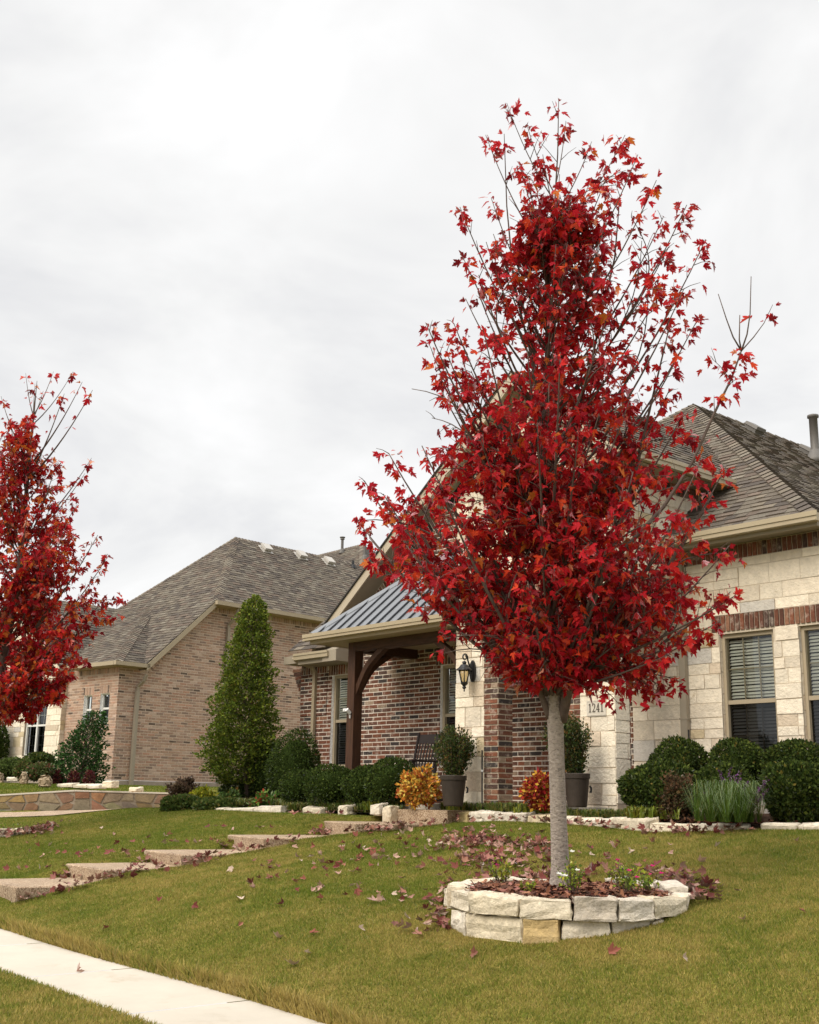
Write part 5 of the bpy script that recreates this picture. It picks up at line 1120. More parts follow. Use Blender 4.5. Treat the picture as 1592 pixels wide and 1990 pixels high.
# ------------------------------------------------------------------ potted boxwoods
def potted(px0, px1, ptop, pbot, Y, fol, lab, lab2, seed):
    b = atY((px0 + px1) / 2, pbot, Y); m = opt(b) / F; r = (px1 - px0) / 2 * m; t = atY((px0 + px1) / 2, ptop, Y); h = t.z - b.z
    root = thing('planter_pot', b, lab, 'pot', 'dark tapered planter pots flanking the entry')
    mb = MB(); mb.lathe([(r * .70, 0), (r * .74, .02), (r * .93, h - .07), (r * 1.0, h - .065), (r * 1.02, h - .01), (r * .98, h), (r * .90, h - .005), (r * .88, h - .06), (.01, h - .06)], (0, 0, 0), 28); mb.build('pot_body', ['pot'], root, smooth=False)
    mb = MB(); mb.lathe([(r * .88, h - .065), (.01, h - .045)], (0, 0, 0), 20); mb.build('soil', ['soil'], root)
    for s in (1,):
        mb = MB(); d = R_ * (r * .96); mb.tube([(d.x, d.y, h - .16), (d.x * 1.12, d.y * 1.12, h - .18), (d.x * 1.10, d.y * 1.10, h - .24), (d.x * .98, d.y * .98, h - .24)], .014, 6); mb.build('handle', ['black_iron'], root)
    rs = np.random.RandomState(seed); sh = thing('boxwood_shrub', (b.x, b.y, b.z + h - .05), lab2, 'shrub', 'boxwoods growing in the planter pots')
    x0, x1, y0, y1 = fol; hw = (x1 - x0) / 2 * m; hh = (ptop - y0) * m; cxm = ((x0 + x1) / 2 - (px0 + px1) / 2) * m; mb = MB(); Ps = []; As = []
    for i in range(60):
        a = rs.uniform(0, 2 * pi); q = rs.random() ** .6; tip = Vector((cos(a) * hw * q + R_.x * cxm * .6, sin(a) * hw * q + R_.y * cxm * .6, hh * (1.02 - .28 * q * q) * rs.uniform(.82, 1.05))); mid = Vector((tip.x * .55, tip.y * .55, tip.z * .45))
        mb.tube([(cos(a) * .03, sin(a) * .03, 0), mid, tip], [.008, .005, .002], 4)
        for t in np.linspace(.12, 1, 30):
            p = Vector((0, 0, 0)).lerp(mid, min(1, t * 2)) if t < .5 else mid.lerp(tip, (t - .5) * 2); dr = (tip - mid).normalized()
            for s in range(5): Ps.append(np.array(p) + rs.normal(scale=.038, size=3)); As.append(np.array(dr) + rs.normal(scale=.7, size=3))
    k = len(Ps); V, Fc, C = leaf_arrays(OVAL, OVAL_F, np.array(Ps), np.array(As), rs.normal(size=(k, 3)) + np.array([0, 0, .8]), .036 * rs.uniform(.7, 1.3, k), pick(rs, [(.045, .07, .018), (.07, .085, .022), (.12, .095, .03), (.028, .045, .014), (.16, .09, .03)], (4, 3, 2, 3, .8), k))
    np_mesh('foliage', V, Fc, C, 'green_leaf', sh); mb.build('stem', ['brown_bark'], sh)
potted(855, 907, 1507, 1567, 12.05, (840, 922, 1414, 1507), 'dark tapered pot left of the limestone pier beside the orange shrub', 'bronze green boxwood in the left pot', 61)
potted(1096, 1148, 1503, 1569, 12.05, (1043, 1132, 1388, 1503), 'dark tapered pot partly behind the maple trunk', 'dark green boxwood in the pot behind the maple trunk', 62)

# ------------------------------------------------------------------ blade plants
def blades(rs, pts, n_each, hgt, spread, wid, pal, w, droop=.6):
    Vs = []; Fs = []; Cs = []; n = 0; P = []; A = []; Hh = []
    for p in pts:
        for _ in range(n_each): P.append(p); A.append(rs.uniform(0, 2 * pi)); Hh.append(hgt * rs.uniform(.4, 1.1))
    P = np.array(P); A = np.array(A); Hh = np.array(Hh); k = len(P); ln = spread * rs.uniform(.1, 1, k); d = np.stack([np.cos(A), np.sin(A), 0 * A], 1); s = np.stack([-np.sin(A), np.cos(A), 0 * A], 1)
    up = np.array([0, 0, 1.0]); p0 = P + rs.normal(scale=.012, size=(k, 3)) * np.array([1, 1, 0]); p1 = p0 + d * (ln * .45)[:, None] + up * (Hh * .75)[:, None]; p2 = p0 + d * ln[:, None] + up * (Hh * (1 - droop * ln / spread * .6))[:, None]
    wv = (wid * rs.uniform(.6, 1.2, k))[:, None]
    V = np.stack([p0 - s * wv, p0 + s * wv, p1 + s * wv * .8, p1 - s * wv * .8, p2], 1).reshape(-1, 3); b = np.arange(k)[:, None] * 5
    Fc = np.concatenate([b + np.array([[0, 1, 2]]), b + np.array([[0, 2, 3]]), b + np.array([[3, 2, 4]])]); return V, Fc, np.repeat(pick(rs, pal, w, k), 5, axis=0)
rs = np.random.RandomState(71)
sg = atY(1424, 1597, 11.75); sage = thing('purple_sage', sg, 'feathery green sage with purple flower spikes behind the edging stones', 'plant')
pts = [(rs.normal(scale=.30) * R_.x + rs.normal(scale=.06), rs.normal(scale=.30) * R_.y + rs.normal(scale=.06), 0) for _ in range(46)]
V, Fc, C = blades(rs, pts, 44, .56, .50, .0028, [(.075, .13, .02), (.11, .17, .03), (.05, .09, .018), (.18, .19, .045)], (4, 3, 2, 1), 1.1); np_mesh('foliage', V, Fc, C, 'grass_blade', sage)
mb = MB()
for px, py in ((1400, 1500), (1408, 1512), (1418, 1496), (1428, 1508), (1438, 1500), (1478, 1532), (1486, 1522), (1490, 1514), (1470, 1548), (1484, 1546), (1492, 1535), (1380, 1532), (1362, 1528), (1452, 1520)):
    t = atY(px, py, 11.8) - sg; b0 = Vector((t.x * .5, t.y * .5, .1)); mb.tube([b0, b0.lerp(t, .6), t], [.005, .004, .002], 4); Ps = []
    for q in np.linspace(.6, 1, 34): Ps.append(np.array(b0.lerp(t, q)) + rs.normal(scale=.009, size=3))
    k = len(Ps); V, Fc, C = leaf_arrays(OVAL, OVAL_F, np.array(Ps), rs.normal(size=(k, 3)) + np.array([0, 0, .6]), rs.normal(size=(k, 3)), .026 * rs.uniform(.7, 1.3, k), pick(rs, [(.13, .05, .14), (.17, .06, .19), (.11, .08, .10), (.20, .11, .17)], (3, 3, 3, 1), k)); np_mesh('flower_spike', V, Fc, C, 'flower', sage)
mb.build('stem', ['brown_bark'], sage)
# ground cover along the beds
rs = np.random.RandomState(72)
def strip(px0, px1, n, Yf_, y_lo, y_hi, py=1572):
    o = []
    for _ in range(n): px = rs.uniform(px0, px1); y = (Yf_(px) if callable(Yf_) else Yf_) + rs.uniform(y_lo, y_hi); p = atY(px, py, y); o.append((p.x, p.y, -.22 + (.06 if y > 12.2 else 0)))
    return o
pts = strip(548, 780, 260, 11.95, 0, .35) + strip(900, 1215, 420, yed, .22, .5) + strip(860, 905, 60, 12.35, 0, .2) + strip(1205, 1290, 60, yed, .3, .7) + strip(396, 545, 120, 12.2, 0, .3)
GC = [(.09, .14, .025), (.14, .17, .04), (.22, .19, .06), (.06, .11, .02), (.30, .26, .06)]
V, Fc, C = blades(rs, pts, 16, .15, .16, .007, GC, (3, 3, 3, 2, .8)); o = np_mesh('ground_cover', V, Fc, C, 'grass_blade'); tag(o, kind='stuff')
pl_ = []
for c_px, n_, sp_, zz in ((884, 90, .10, -.2), (722, 40, .08, -.2), (1262, 60, .16, -.2), (1040, 40, .14, -.2)):
    p = atY(c_px, 1580, yed(c_px) + .25 if c_px > 860 else 12.0)
    for _ in range(n_): pl_.append((p.x + rs.normal(scale=sp_), p.y + rs.normal(scale=sp_ * .5), zz + .02))
V, Fc, C = blades(rs, pl_, 8, .16, .12, .014, [(.20, .22, .03), (.14, .18, .03), (.3, .24, .05)], (3, 3, 1)); o = np_mesh('ground_cover', V, Fc, C, 'grass_blade'); tag(o, kind='stuff')
# flowering plants in the tree ring
def flowering(px, py, w_, h_, n, lab, fl, seed, D=9.6, leafc=None):
    rs = np.random.RandomState(seed); b = atD(px, py, D); b.z = -.70; m = D / F; root = thing('flowering_plant', b, lab, 'plant', 'flowering plants in the tree ring'); mb = MB(); Ps = []; As = []; tips = []
    for i in range(n):
        t = Vector((R_.x * rs.uniform(-1, 1) * w_ * m / 2 - FW.x * rs.uniform(-.1, .1), R_.y * rs.uniform(-1, 1) * w_ * m / 2 - FW.y * rs.uniform(-.1, .1), h_ * m * rs.uniform(.5, 1.05))); s0 = Vector((t.x * .45, t.y * .45, 0)); mb.tube([s0, s0.lerp(t, .5) + Vector((0, 0, .02)), t], [.004, .003, .002], 4); tips.append(t)
        for q in np.linspace(.25, 1, 14):
            for _ in range(1): Ps.append(np.array(s0.lerp(t, q)) + rs.normal(scale=.01, size=3)); As.append(rs.normal(size=3) + np.array([0, 0, .3]))
    k = len(Ps); V, Fc, C = leaf_arrays(OVAL, OVAL_F, np.array(Ps), np.array(As), rs.normal(size=(k, 3)) + np.array([0, 0, 1]), .034 * rs.uniform(.6, 1.3, k), pick(rs, leafc or [(.17, .24, .03), (.26, .31, .035), (.36, .34, .05), (.10, .15, .03)], (4, 3, 2, 2)[:len(leafc or [0] * 4)], k)); np_mesh('foliage', V, Fc, C, 'green_leaf', root); mb.build('stem', ['brown_bark'], root)
    for j, (fx, fy, colr) in enumerate(fl):
        p = atD(fx, fy, D - .12) - b; t = [Vector((cos(a), sin(a), .5)) for a in [2 * pi * q / 5 for q in range(5)]]; A_ = np.array([tuple(v) for v in t]) - np.array(FW) * .6; V, Fc, C = leaf_arrays(OVAL, OVAL_F, np.repeat(np.array([tuple(p)]), 5, 0), A_, np.repeat(np.array([(0, 0, 1.0)]) - np.array(FW), 5, 0), np.full(5, .026), np.repeat(np.array([colr]), 5, 0)); np_mesh('blossom', V, Fc, C, 'flower', root)
WH = (.75, .75, .7); PK = (.50, .02, .16)
flowering(1112, 1742, 46, 58, 16, 'yellow green flowering plant with white blossoms right against the maple trunk', [(1092, 1702, WH), (1099, 1703, WH), (1112, 1656, WH), (1122, 1692, WH), (1086, 1699, WH)], 81, 9.45)
flowering(1218, 1738, 62, 50, 16, 'green flowering plant with magenta blossoms at the right side of the tree ring', [(1223, 1693, PK), (1268, 1684, PK), (1285, 1698, PK), (1238, 1706, PK)], 82, 9.5)
flowering(1258, 1732, 44, 40, 10, 'smaller flowering plant at the right end of the tree ring', [(1262, 1700, PK), (1215, 1705, WH)], 83, 9.7)
flowering(980, 1722, 78, 40, 14, 'sparse yellowing plant at the left back of the tree ring', [(966, 1682, (.35, .02, .12))], 84, 10.4, [(.22, .25, .03), (.32, .30, .04), (.12, .18, .03)])
flowering(1032, 1728, 18, 12, 5, 'tiny low green seedling in the mulch left of the maple trunk', [], 85, 9.6)
flowering(1207, 1690, 46, 36, 8, 'yellowing flowering plant at the back right of the tree ring', [(1200, 1672, PK)], 86, 10.5, [(.25, .27, .04), (.34, .32, .05), (.12, .2, .03)])
for px, lab, sd in ((38, 'small green plant on the left tree bed', 87), (4, 'small green plant at the left picture edge on the left tree bed', 88)):
    rs_b = atD(px, 1600, 20.0); flowering(px, 1600, 26, 22, 8, lab, [], sd, 20.2, [(.16, .25, .03), (.24, .3, .04), (.3, .2, .06)])

# ------------------------------------------------------------------ maples
RP = [(.46, .014, .022), (.55, .024, .021), (.34, .011, .021), (.60, .06, .02), (.52, .14, .025), (.20, .012, .016), (.64, .24, .13)]
def curve(a, b, c, n=9):
    o = []
    for i in range(n + 1): t = i / n; o.append(a * ((1 - t) ** 2) + b * (2 * t * (1 - t)) + c * (t * t))
    return o
def in_gap(P, gaps):      # hollows of the crown, as vertical cylinders of open air in world space
    return any((Vector(P) - Vector(g)).length < r for g, r in gaps)
def maple(name, label, leader, radii, branches, env, n_rand, seed, leaf, fork_z, dens=1.0, trunk_flare=True, palw=(5.5, 4, 3.6, 1.7, .6, 2.2, .2), sparse_z=None, limb_paths=(), bare=(), gaps=()):
    rs = np.random.RandomState(seed); r_ = random.Random(seed); base = leader[0].copy(); root = thing(name, base, label, 'tree')
    mb = MB(); tw = MB(); nl = 0
    fine = []
    for i in range(len(leader) - 1):
        for k in range(4): t = k / 4; fine.append((leader[i].lerp(leader[i + 1], t), radii[i] + (radii[i + 1] - radii[i]) * t))
    fine.append((leader[-1], radii[-1]))
    cut_ = [i for i, (p, q) in enumerate(fine) if p.z <= fork_z + .25]
    mb.tube([p - base for p, q in fine[:len(cut_) + 1]], [q for p, q in fine[:len(cut_) + 1]], 14)
    tw.tube([p - base for p, q in fine[len(cut_):]], [q for p, q in fine[len(cut_):]], 8)
    def lead(z):
        for i in range(len(fine) - 1):
            if fine[i][0].z <= z <= fine[i + 1][0].z: t = (z - fine[i][0].z) / max(1e-6, fine[i + 1][0].z - fine[i][0].z); return fine[i][0].lerp(fine[i + 1][0], t), fine[i][1]
        return (fine[-1][0], fine[-1][1]) if z > fine[-1][0].z else (fine[0][0], fine[0][1])
    P = []; A = []; Nn = []; S = []
    def add_leaf(p, d, s):
        if in_gap(p, gaps): return
        ax = Vector((d.x * .7 + r_.gauss(0, .5), d.y * .7 + r_.gauss(0, .5), -.5 + r_.gauss(0, .5))); nm = Vector((r_.gauss(0, .8), r_.gauss(0, .8), .9)) + Vector((d.x, d.y, 0)) * .5
        q = p + ax.normalized() * .03; P.append(tuple(q - base)); A.append(tuple(ax)); Nn.append(tuple(nm)); S.append(leaf * r_.choice((.5, .7, .9, 1, 1.2)) * r_.uniform(.85, 1.15))
    def dress(pts, r0, full, tipcl=7):
        L = sum((pts[i + 1] - pts[i]).length for i in range(len(pts) - 1)); k = max(3, int(L / .085 * full)); n = len(pts) - 1
        for j in range(k):
            t = .18 + .82 * (j + r_.random()) / k; i = min(n - 1, int(t * n)); p = pts[i].lerp(pts[i + 1], t * n - i); d = (pts[i + 1] - pts[i]).normalized()
            side = d.cross(Vector((r_.gauss(0, 1), r_.gauss(0, 1), r_.gauss(0, 1)))).normalized(); ln = r_.uniform(.10, .34) * (1.15 - .75 * t); e_ = p + (side * .8 + d * .75).normalized() * ln
            if r_.random() < .6 and full > .35: tw.tube([p - base, p.lerp(e_, .5) + Vector((0, 0, .01)) - base, e_ - base], [.0042, .003, .0018], 4)
            m = r_.choice((2, 3, 4, 4, 5)) if full > .6 else r_.choice((1, 1, 2))
            for q in range(m): add_leaf(p.lerp(e_, r_.uniform(.35, 1.0)), side, 1)
        d = (pts[-1] - pts[-2]).normalized()
        for q in range(tipcl): add_leaf(pts[-1] - d * r_.uniform(0, .16), Vector((r_.gauss(0, .7), r_.gauss(0, .7), 0)) , 1)
    def branch(tip, z0=None, full=1.0, rb=None, tipcl=7, sub=True):
        ax, _ = lead(tip.z); hd = ((tip.x - ax.x) ** 2 + (tip.y - ax.y) ** 2) ** .5
        if z0 is None: z0 = max(fork_z + .05, tip.z - .35 - hd * r_.uniform(.95, 1.35))
        st, lr = lead(z0); hv = Vector((tip.x - st.x, tip.y - st.y, 0)); ctl = st + hv * .55 + Vector((0, 0, (tip.z - st.z) * .36)); pts = curve(st, ctl, tip)
        rb = rb or min(lr * .5, .005 + .0065 * (tip - st).length); tw.tube([p - base for p in pts], [rb * (1 - i / len(pts)) + .0022 for i in range(len(pts))], 6); dress(pts, rb, full, tipcl)
        if sub and full > .6:
            for s in range(r_.choice((1, 2, 2, 3))):
                i = r_.randint(2, 6); p = pts[i]; d = (pts[i + 1] - pts[i]).normalized(); L = (tip - st).length * r_.uniform(.25, .45); sd = d.cross(Vector((r_.gauss(0, 1), r_.gauss(0, 1), r_.gauss(0, .4)))).normalized()
                e_ = p + (d * .8 + sd * .75 + Vector((0, 0, .15))).normalized() * L; q = curve(p, p + d * L * .5, e_, 6); tw.tube([x - base for x in q], [rb * .45 * (1 - j / 7) + .002 for j in range(7)], 5); dress(q, rb * .5, full, 6)
    for t in branches:
        tip, z0, full = t[0], t[1], t[2]; branch(tip, z0, full, tipcl=t[3] if len(t) > 3 else 8)
    for i in range(n_rand):
        z = env[0][0] + (env[-1][0] - env[0][0]) * (r_.random() ** 1.12); R0 = float(np.interp(z, [e_[0] for e_ in env], [e_[1] for e_ in env])); a = r_.uniform(0, 2 * pi); q = R0 * r_.uniform(.35, 1.0) ; ax, _ = lead(z)
        tp = Vector((ax.x + cos(a) * q, ax.y + sin(a) * q, z))
        if in_gap(tp, gaps): continue
        branch(tp, full=dens if z < (sparse_z or 1e9) else dens * .6)
    for path, r0, r1, full in limb_paths:
        fp = []
        for i in range(len(path) - 1): fp += [path[i].lerp(path[i + 1], k / 4) for k in range(4)]
        fp.append(path[-1]); tw.tube([p - base for p in fp], [r0 + (r1 - r0) * i / (len(fp) - 1) for i in range(len(fp))], 9)
        if full > 0: dress(fp[len(fp) // 4:], r1, full, 6)
    for path in bare: tw.tube([p - base for p in path], [.006 * (1 - i / len(path)) + .0018 for i in range(len(path))], 5)
    k = len(P); V, Fc, C = leaf_arrays(MAPLE, MAPLE_F, np.array(P), np.array(A), np.array(Nn), np.array(S), pick(rs, RP, palw, k), curl=rs.uniform(-.2, .9, k), fold=rs.uniform(-.1, .9, k), wid=rs.uniform(.55, 1.0, k))
    np_mesh('crown', V, Fc, C, 'maple_leaf', root); mb.build('trunk', ['bark'], root, smooth=True); tw.build('branch', ['branch_bark'], root, smooth=True)
    print(name, 'leaves', k); return root
T_ = lambda px, py, dd=0.0: atD(px, py, TD + dd)
leader = [T_(1090, 1724), T_(1090, 1706), T_(1089, 1680), T_(1086, 1600), T_(1082, 1480), T_(1079, 1390), T_(1072, 1300, .03), T_(1066, 1150, .06), T_(1058, 1000, .05), T_(1055, 850, .03), T_(1062, 700, 0), T_(1067, 560, -.02), T_(1076, 430), T_(1084, 300), T_(1086, 192)]
radii = [.108, .089, .078, .070, .067, .069, .050, .036, .028, .022, .017, .012, .008, .005, .0025]
fork = T_(1080, 1370)
r0 = random.Random(5); dd = lambda s=.5: r0.uniform(-s, s)
tips = [(985, 200, .8), (1025, 245, .8), (944, 262, .8), (1215, 262, .85), (1150, 275, .7), (1100, 235, .8), (1276, 350, .7), (1335, 398, .9), (1372, 465, .9), (894, 402, .8), (955, 385, .8), (1240, 300, .6), (1290, 420, .6), (1180, 340, .7), (1010, 320, .8), (1055, 300, .7),
        (828, 628, .9), (882, 628, .8), (842, 690, .9), (905, 580, .35), (900, 500, .6), (945, 470, .7), (1352, 628, .9), (1330, 560, .4), (1300, 480, .7), (1285, 560, .8), (860, 740, .8), (880, 830, .8), (1320, 690, .6),
        (820, 866, .6), (708, 934, .9), (755, 880, .9), (745, 960, 1), (705, 1025, .5), (718, 1045, .4), (790, 985, 1), (790, 1060, 1), (770, 1110, 1), (815, 1140, 1), (840, 1190, 1), (905, 1195, 1), (870, 1010, 1), (850, 930, 1), (930, 1240, 1), (965, 1320, 1), (1000, 1280, 1), (1010, 1350, .8), (1040, 1340, .9),
        (1358, 905, .9), (1412, 905, .9), (1330, 800, .9), (1300, 760, .9), (1385, 960, 1), (1350, 1010, 1), (1418, 1060, .5), (1335, 1110, .9), (1300, 1060, 1), (1290, 980, 1), (1420, 1150, 1), (1430, 1215, 1), (1400, 1265, 1), (1350, 1300, 1), (1300, 1330, 1), (1250, 1345, 1), (1180, 1345, .9), (1360, 1190, 1), (1300, 1230, 1), (1230, 1280, 1), (1210, 1180, 1), (1140, 1300, .9), (1120, 1350, .7)]
branches = []
for px, py, f in tips:
    d_ = dd(.35 if py < 900 else .55); tp = T_(px, py, d_); z0 = None
    if py > 1100: tp = T_(px, py - (105 if px < 960 else 70 if px < 1000 else 58 if py > 1150 else 0), d_)
    if py > 1180: z0 = max(fork.z + .10, tp.z - .22 - abs(px - 1080) * .0012)
    branches.append((tp, z0, f if py > 640 else f * .72, 14 if py < 640 else 9 if py < 950 else 7))
yz = lambda py: T_(1075, py).z
env = [(yz(1255), .62), (yz(1210), .92), (yz(1150), 1.2), (yz(1100), 1.32), (yz(1000), 1.30), (yz(900), 1.15), (yz(800), 1.0), (yz(700), .92), (yz(600), .74), (yz(500), .60), (yz(410), .42), (yz(340), .3)]
limbs = [([T_(1068, 1395), T_(1048, 1340, -.05), T_(1034, 1290, -.08), T_(1012, 1210, -.1), T_(975, 1110, -.1), T_(900, 1010, -.1), T_(830, 940, -.1)], .030, .006, .6),
         ([T_(1092, 1400), T_(1106, 1330, -.12), T_(1124, 1262, -.2), T_(1142, 1195, -.22), T_(1165, 1120, -.2), T_(1205, 1020, -.15), T_(1235, 920, -.1), T_(1262, 800, -.1), T_(1300, 640, -.1)], .048, .005, .7),
         ([T_(1165, 1120, -.2), T_(1230, 1050, -.3), T_(1290, 985, -.35), T_(1345, 900, -.4), T_(1390, 800, -.4), T_(1422, 735, -.4), T_(1441, 682, -.4)], .020, .006, .9),
         ([T_(1060, 1000, .03), T_(1110, 860, .1), T_(1150, 700, .15), T_(1195, 500, .15), T_(1205, 380, .15)], .018, .004, .4), ([T_(1062, 850), T_(1030, 680, .1), T_(1000, 560, .1), T_(985, 400, .1), T_(980, 260, .1)], .014, .003, .4)]
J = T_(1441, 682, -.4)
GAPS = [(T_(px, py, d_), r) for px, py, r in ((1275, 1000, .17), (1330, 1085, .15), (1235, 955, .10), (1300, 690, .18), (930, 620, .22), (900, 800, .17), (905, 868, .15), (948, 782, .15), (850, 905, .10), (835, 800, .22), (1000, 520, .1), (1235, 480, .14), (790, 900, .14), (1130, 720, .12), (1010, 700, .1), (960, 960, .10), (1180, 1010, .10), (900, 1290, .3), (930, 1330, .25)) for d_ in (-.9, -.45, 0, .45, .9)]
limbs.append(([T_(1076, 430), T_(1084, 300), T_(1086, 192)], .008, .003, .55))
bare = [[J, T_(1425, 655, -.4), T_(1412, 620, -.4), T_(1396, 571, -.4)], [J, T_(1437, 660, -.4), T_(1438, 612, -.4)], [J, T_(1452, 650, -.4), T_(1458, 610, -.4), T_(1460, 537, -.4)]]
limbs.append(([J, T_(1465, 655, -.4), T_(1485, 628, -.4), T_(1502, 592, -.4)], .006, .002, .12))
limbs.append(([T_(1420, 738, -.4), T_(1400, 712, -.4), T_(1385, 698, -.4)], .004, .002, .6))
maple('maple_tree', 'young red maple with pale trunk growing in the stone tree ring', leader, radii, branches, env, 142, 9, .075, fork.z, 1.32, sparse_z=yz(760), limb_paths=limbs, bare=bare, gaps=GAPS)
# left maple, twice as far away
U_ = lambda px, py, dd=0.0: atD(px, py, LD + dd)
lead2 = [U_(-44, 1612), U_(-30, 1500), U_(-14, 1380), U_(6, 1280), U_(34, 1150), U_(46, 1020), U_(56, 900), U_(66, 800), U_(72, 740)]
rad2 = [.12, .10, .095, .07, .055, .042, .03, .015, .004]
tips2 = [(50, 725, .10), (104, 722, .10), (142, 722, .10), (160, 742, .10), (180, 758, .25), (84, 760, .08), (68, 745, .05), (125, 765, .08), (178, 890, .35), (165, 920, .4), (150, 980, .8), (190, 1040, .8), (212, 1078, .9), (175, 1140, 1), (160, 1190, 1), (190, 1230, .9), (150, 1250, 1), (140, 1310, 1), (110, 1330, 1), (70, 1370, 1), (95, 1120, 1), (120, 1060, 1), (100, 980, .9), (110, 900, .8), (20, 860, .5), (2, 770, .3), (40, 830, .4), (60, 850, .8), (20, 1390, 1), (90, 1290, 1)]
br2 = []
for px, py, f in tips2: tp = U_(px, py, dd(.6)); br2.append((tp, None if py < 1200 else max(U_(0, 1400).z, tp.z - .45), f, 4 if py < 800 else 6))
yz2 = lambda py: U_(30, py).z
env2 = [(yz2(1395), .6), (yz2(1340), 1.2), (yz2(1250), 1.55), (yz2(1150), 1.6), (yz2(1050), 1.5), (yz2(950), 1.1), (yz2(880), .8), (yz2(820), .5)]
maple('maple_tree', 'red maple at the left picture edge in front of the house next door', lead2, rad2, br2, env2, 76, 19, .105, U_(8, 1400).z, 1.0, palw=(3, 3, 4, 2.4, 2, 3, .3))

# ------------------------------------------------------------------ fallen leaves
rs = np.random.RandomState(91); r_ = random.Random(91)
DP = [(.36, .22, .17), (.24, .085, .06), (.15, .04, .035), (.42, .27, .20), (.30, .13, .085), (.46, .35, .27), (.20, .085, .06)]
variants = []
for i in range(9):
    c = DP[i % len(DP)]; T2 = MAPLE.copy(); T2[:, 2] = -.2 + .55 * np.abs(T2[:, 0]) ** 1.2 * (1 if i % 2 else 1.5) + (.25 if i % 3 else .6) * (T2[:, 1] - .4) ** 2; T2[:, 0] *= (.95, .7, .85)[i % 3]; T2[:, 1] -= .45
    me = bpy.data.meshes.new('fallen_leaf'); me.from_pydata([tuple(v * .092) for v in T2], [], [tuple(f) for f in MAPLE_F]); ca = me.color_attributes.new(name='col', type='FLOAT_COLOR', domain='POINT'); ca.data.foreach_set('color', [q for v in T2 for q in (*c, 1.0)]); me.materials.append(M['dry_leaf']); variants.append(me)
def fallen(P, lab, grp, scale=None, tilt=.5, var=None):
    o = bpy.data.objects.new('fallen_leaf', variants[var if var is not None else r_.randrange(len(variants))]); COL.objects.link(o); o.location = (P[0], P[1], P[2] + .022); o.rotation_euler = (r_.gauss(0, tilt), r_.gauss(0, tilt), r_.uniform(0, 6.28)); s = scale or r_.uniform(.65, 1.1); o.scale = (s, s, s); tag(o, lab, 'leaf', grp)
nf = 0; tries = 0
def inring(P): return (P.x - RC.x) ** 2 + (P.y - RC.y) ** 2 < 1.2
def onpath(P): return on_step(P.x, P.y, -.03)
cl = [(900, 1640, 110, 30, 5), (760, 1660, 150, 40, 4), (600, 1700, 120, 50, 2.0), (1250, 1660, 150, 35, 1.6), (500, 1740, 250, 60, .8), (1450, 1700, 150, 80, .5), (300, 1640, 150, 40, .8), (130, 1640, 90, 30, .8), (1000, 1900, 500, 60, .25), (650, 1800, 300, 60, .3)]
wts = [c[4] for c in cl]
while nf < 262 and tries < 4000:
    tries += 1; c = r_.choices(cl, wts)[0]; px, py = r_.gauss(c[0], c[2] * .6), r_.gauss(c[1], c[3] * .6)
    if not (0 < px < 1592 and 1585 < py < 1985): continue
    P = lawn_hit(px, py)
    if inring(P) or onpath(P) or P.y > 11.5 or P.y < yf(P.x) + .1: continue
    fallen((P.x, P.y, P.z + .02), 'dry reddish brown maple leaf lying on the lawn', 'dry maple leaves scattered over the lawn'); nf += 1
for px, py, z, lab, v in ((153, 1888, 1, 'single dry leaf standing on the pale sidewalk', 0),):
    d = ray(px, py); P = d * (-1.728 / (d.z + .026 * d.x)); fallen(P, lab, None, 1.1, 1.0, v)
P = lawn_hit(568, 1882); fallen((P.x, P.y, P.z + .03), 'large pinkish leaf alone on the lower lawn near the sidewalk', None, 1.25, .3, 3)
# drifts too many to count
pos = []
def drift(n, f):
    for _ in range(n): pos.append(f())
def ringside(a0, a1, r0_, r1_):
    def g(): a = r_.uniform(a0, a1); p = ring_pt(RC, RR + abs(r_.gauss(0, .5)) * (r1_ - r0_) + r0_, a); return (p.x, p.y, float(H(p.x, p.y)) + r_.uniform(.01, .07))
    return g
drift(85, ringside(pi / 2 - .35, pi / 2 + .5, .02, .35)); drift(40, ringside(-pi / 2 - .35, -pi / 2 + .3, .02, .25)); drift(220, ringside(pi - .1, pi + 1.0, .05, .9)); drift(120, ringside(pi / 2 + .4, pi, .05, .5))
def blob(px, py, sx, sy):
    def g():
        P = lawn_hit(r_.gauss(px, sx), min(1700, max(1612, r_.gauss(py, sy)))); return (P.x, P.y, P.z + r_.uniform(.01, .06))
    return g
drift(150, blob(1010, 1665, 55, 14)); drift(120, blob(935, 1637, 30, 6)); drift(80, blob(940, 1680, 40, 10)); drift(60, blob(1050, 1645, 25, 10))
for i, (nm, p, z, L) in enumerate(sr):
    c = ray(*p); c = c * (z / c.z); dpx = STEPA[i]
    drift(44, lambda: ((lambda t: (c.x + .05 + abs(r_.gauss(0, .07)) + t * sin(dpx), c.y + t * cos(dpx), float(H(c.x + .1, c.y + t)) + r_.uniform(.02, .08)))(r_.uniform(-.05, L))))
    drift(34, lambda: ((lambda t: (c.x - t * cos(dpx), c.y + t * sin(dpx) - abs(r_.gauss(0, .12)) - .02, z - .17 + r_.uniform(0, .07)))(1.42 - abs(r_.gauss(0, .28)))))
    drift(16, lambda: (c.x - 1.42 - abs(r_.gauss(0, .1)), c.y + r_.uniform(0, L), float(H(c.x - 1.5, c.y + .5)) + .12))
def lring():
    a = r_.uniform(-.4, pi / 2 + .4); p = ring_pt(LC, 1.0 + abs(r_.gauss(0, .22)), a); return (p.x, p.y, float(H(p.x, p.y)) + r_.uniform(.01, .12))
drift(260, lring)
def edger():
    px = r_.uniform(880, 1460); p = atY(px, 1610, yed(px) - .06 - abs(r_.gauss(0, .1))); return (p.x, p.y, float(H(p.x, p.y)) + r_.uniform(.02, .08))
drift(150, edger)
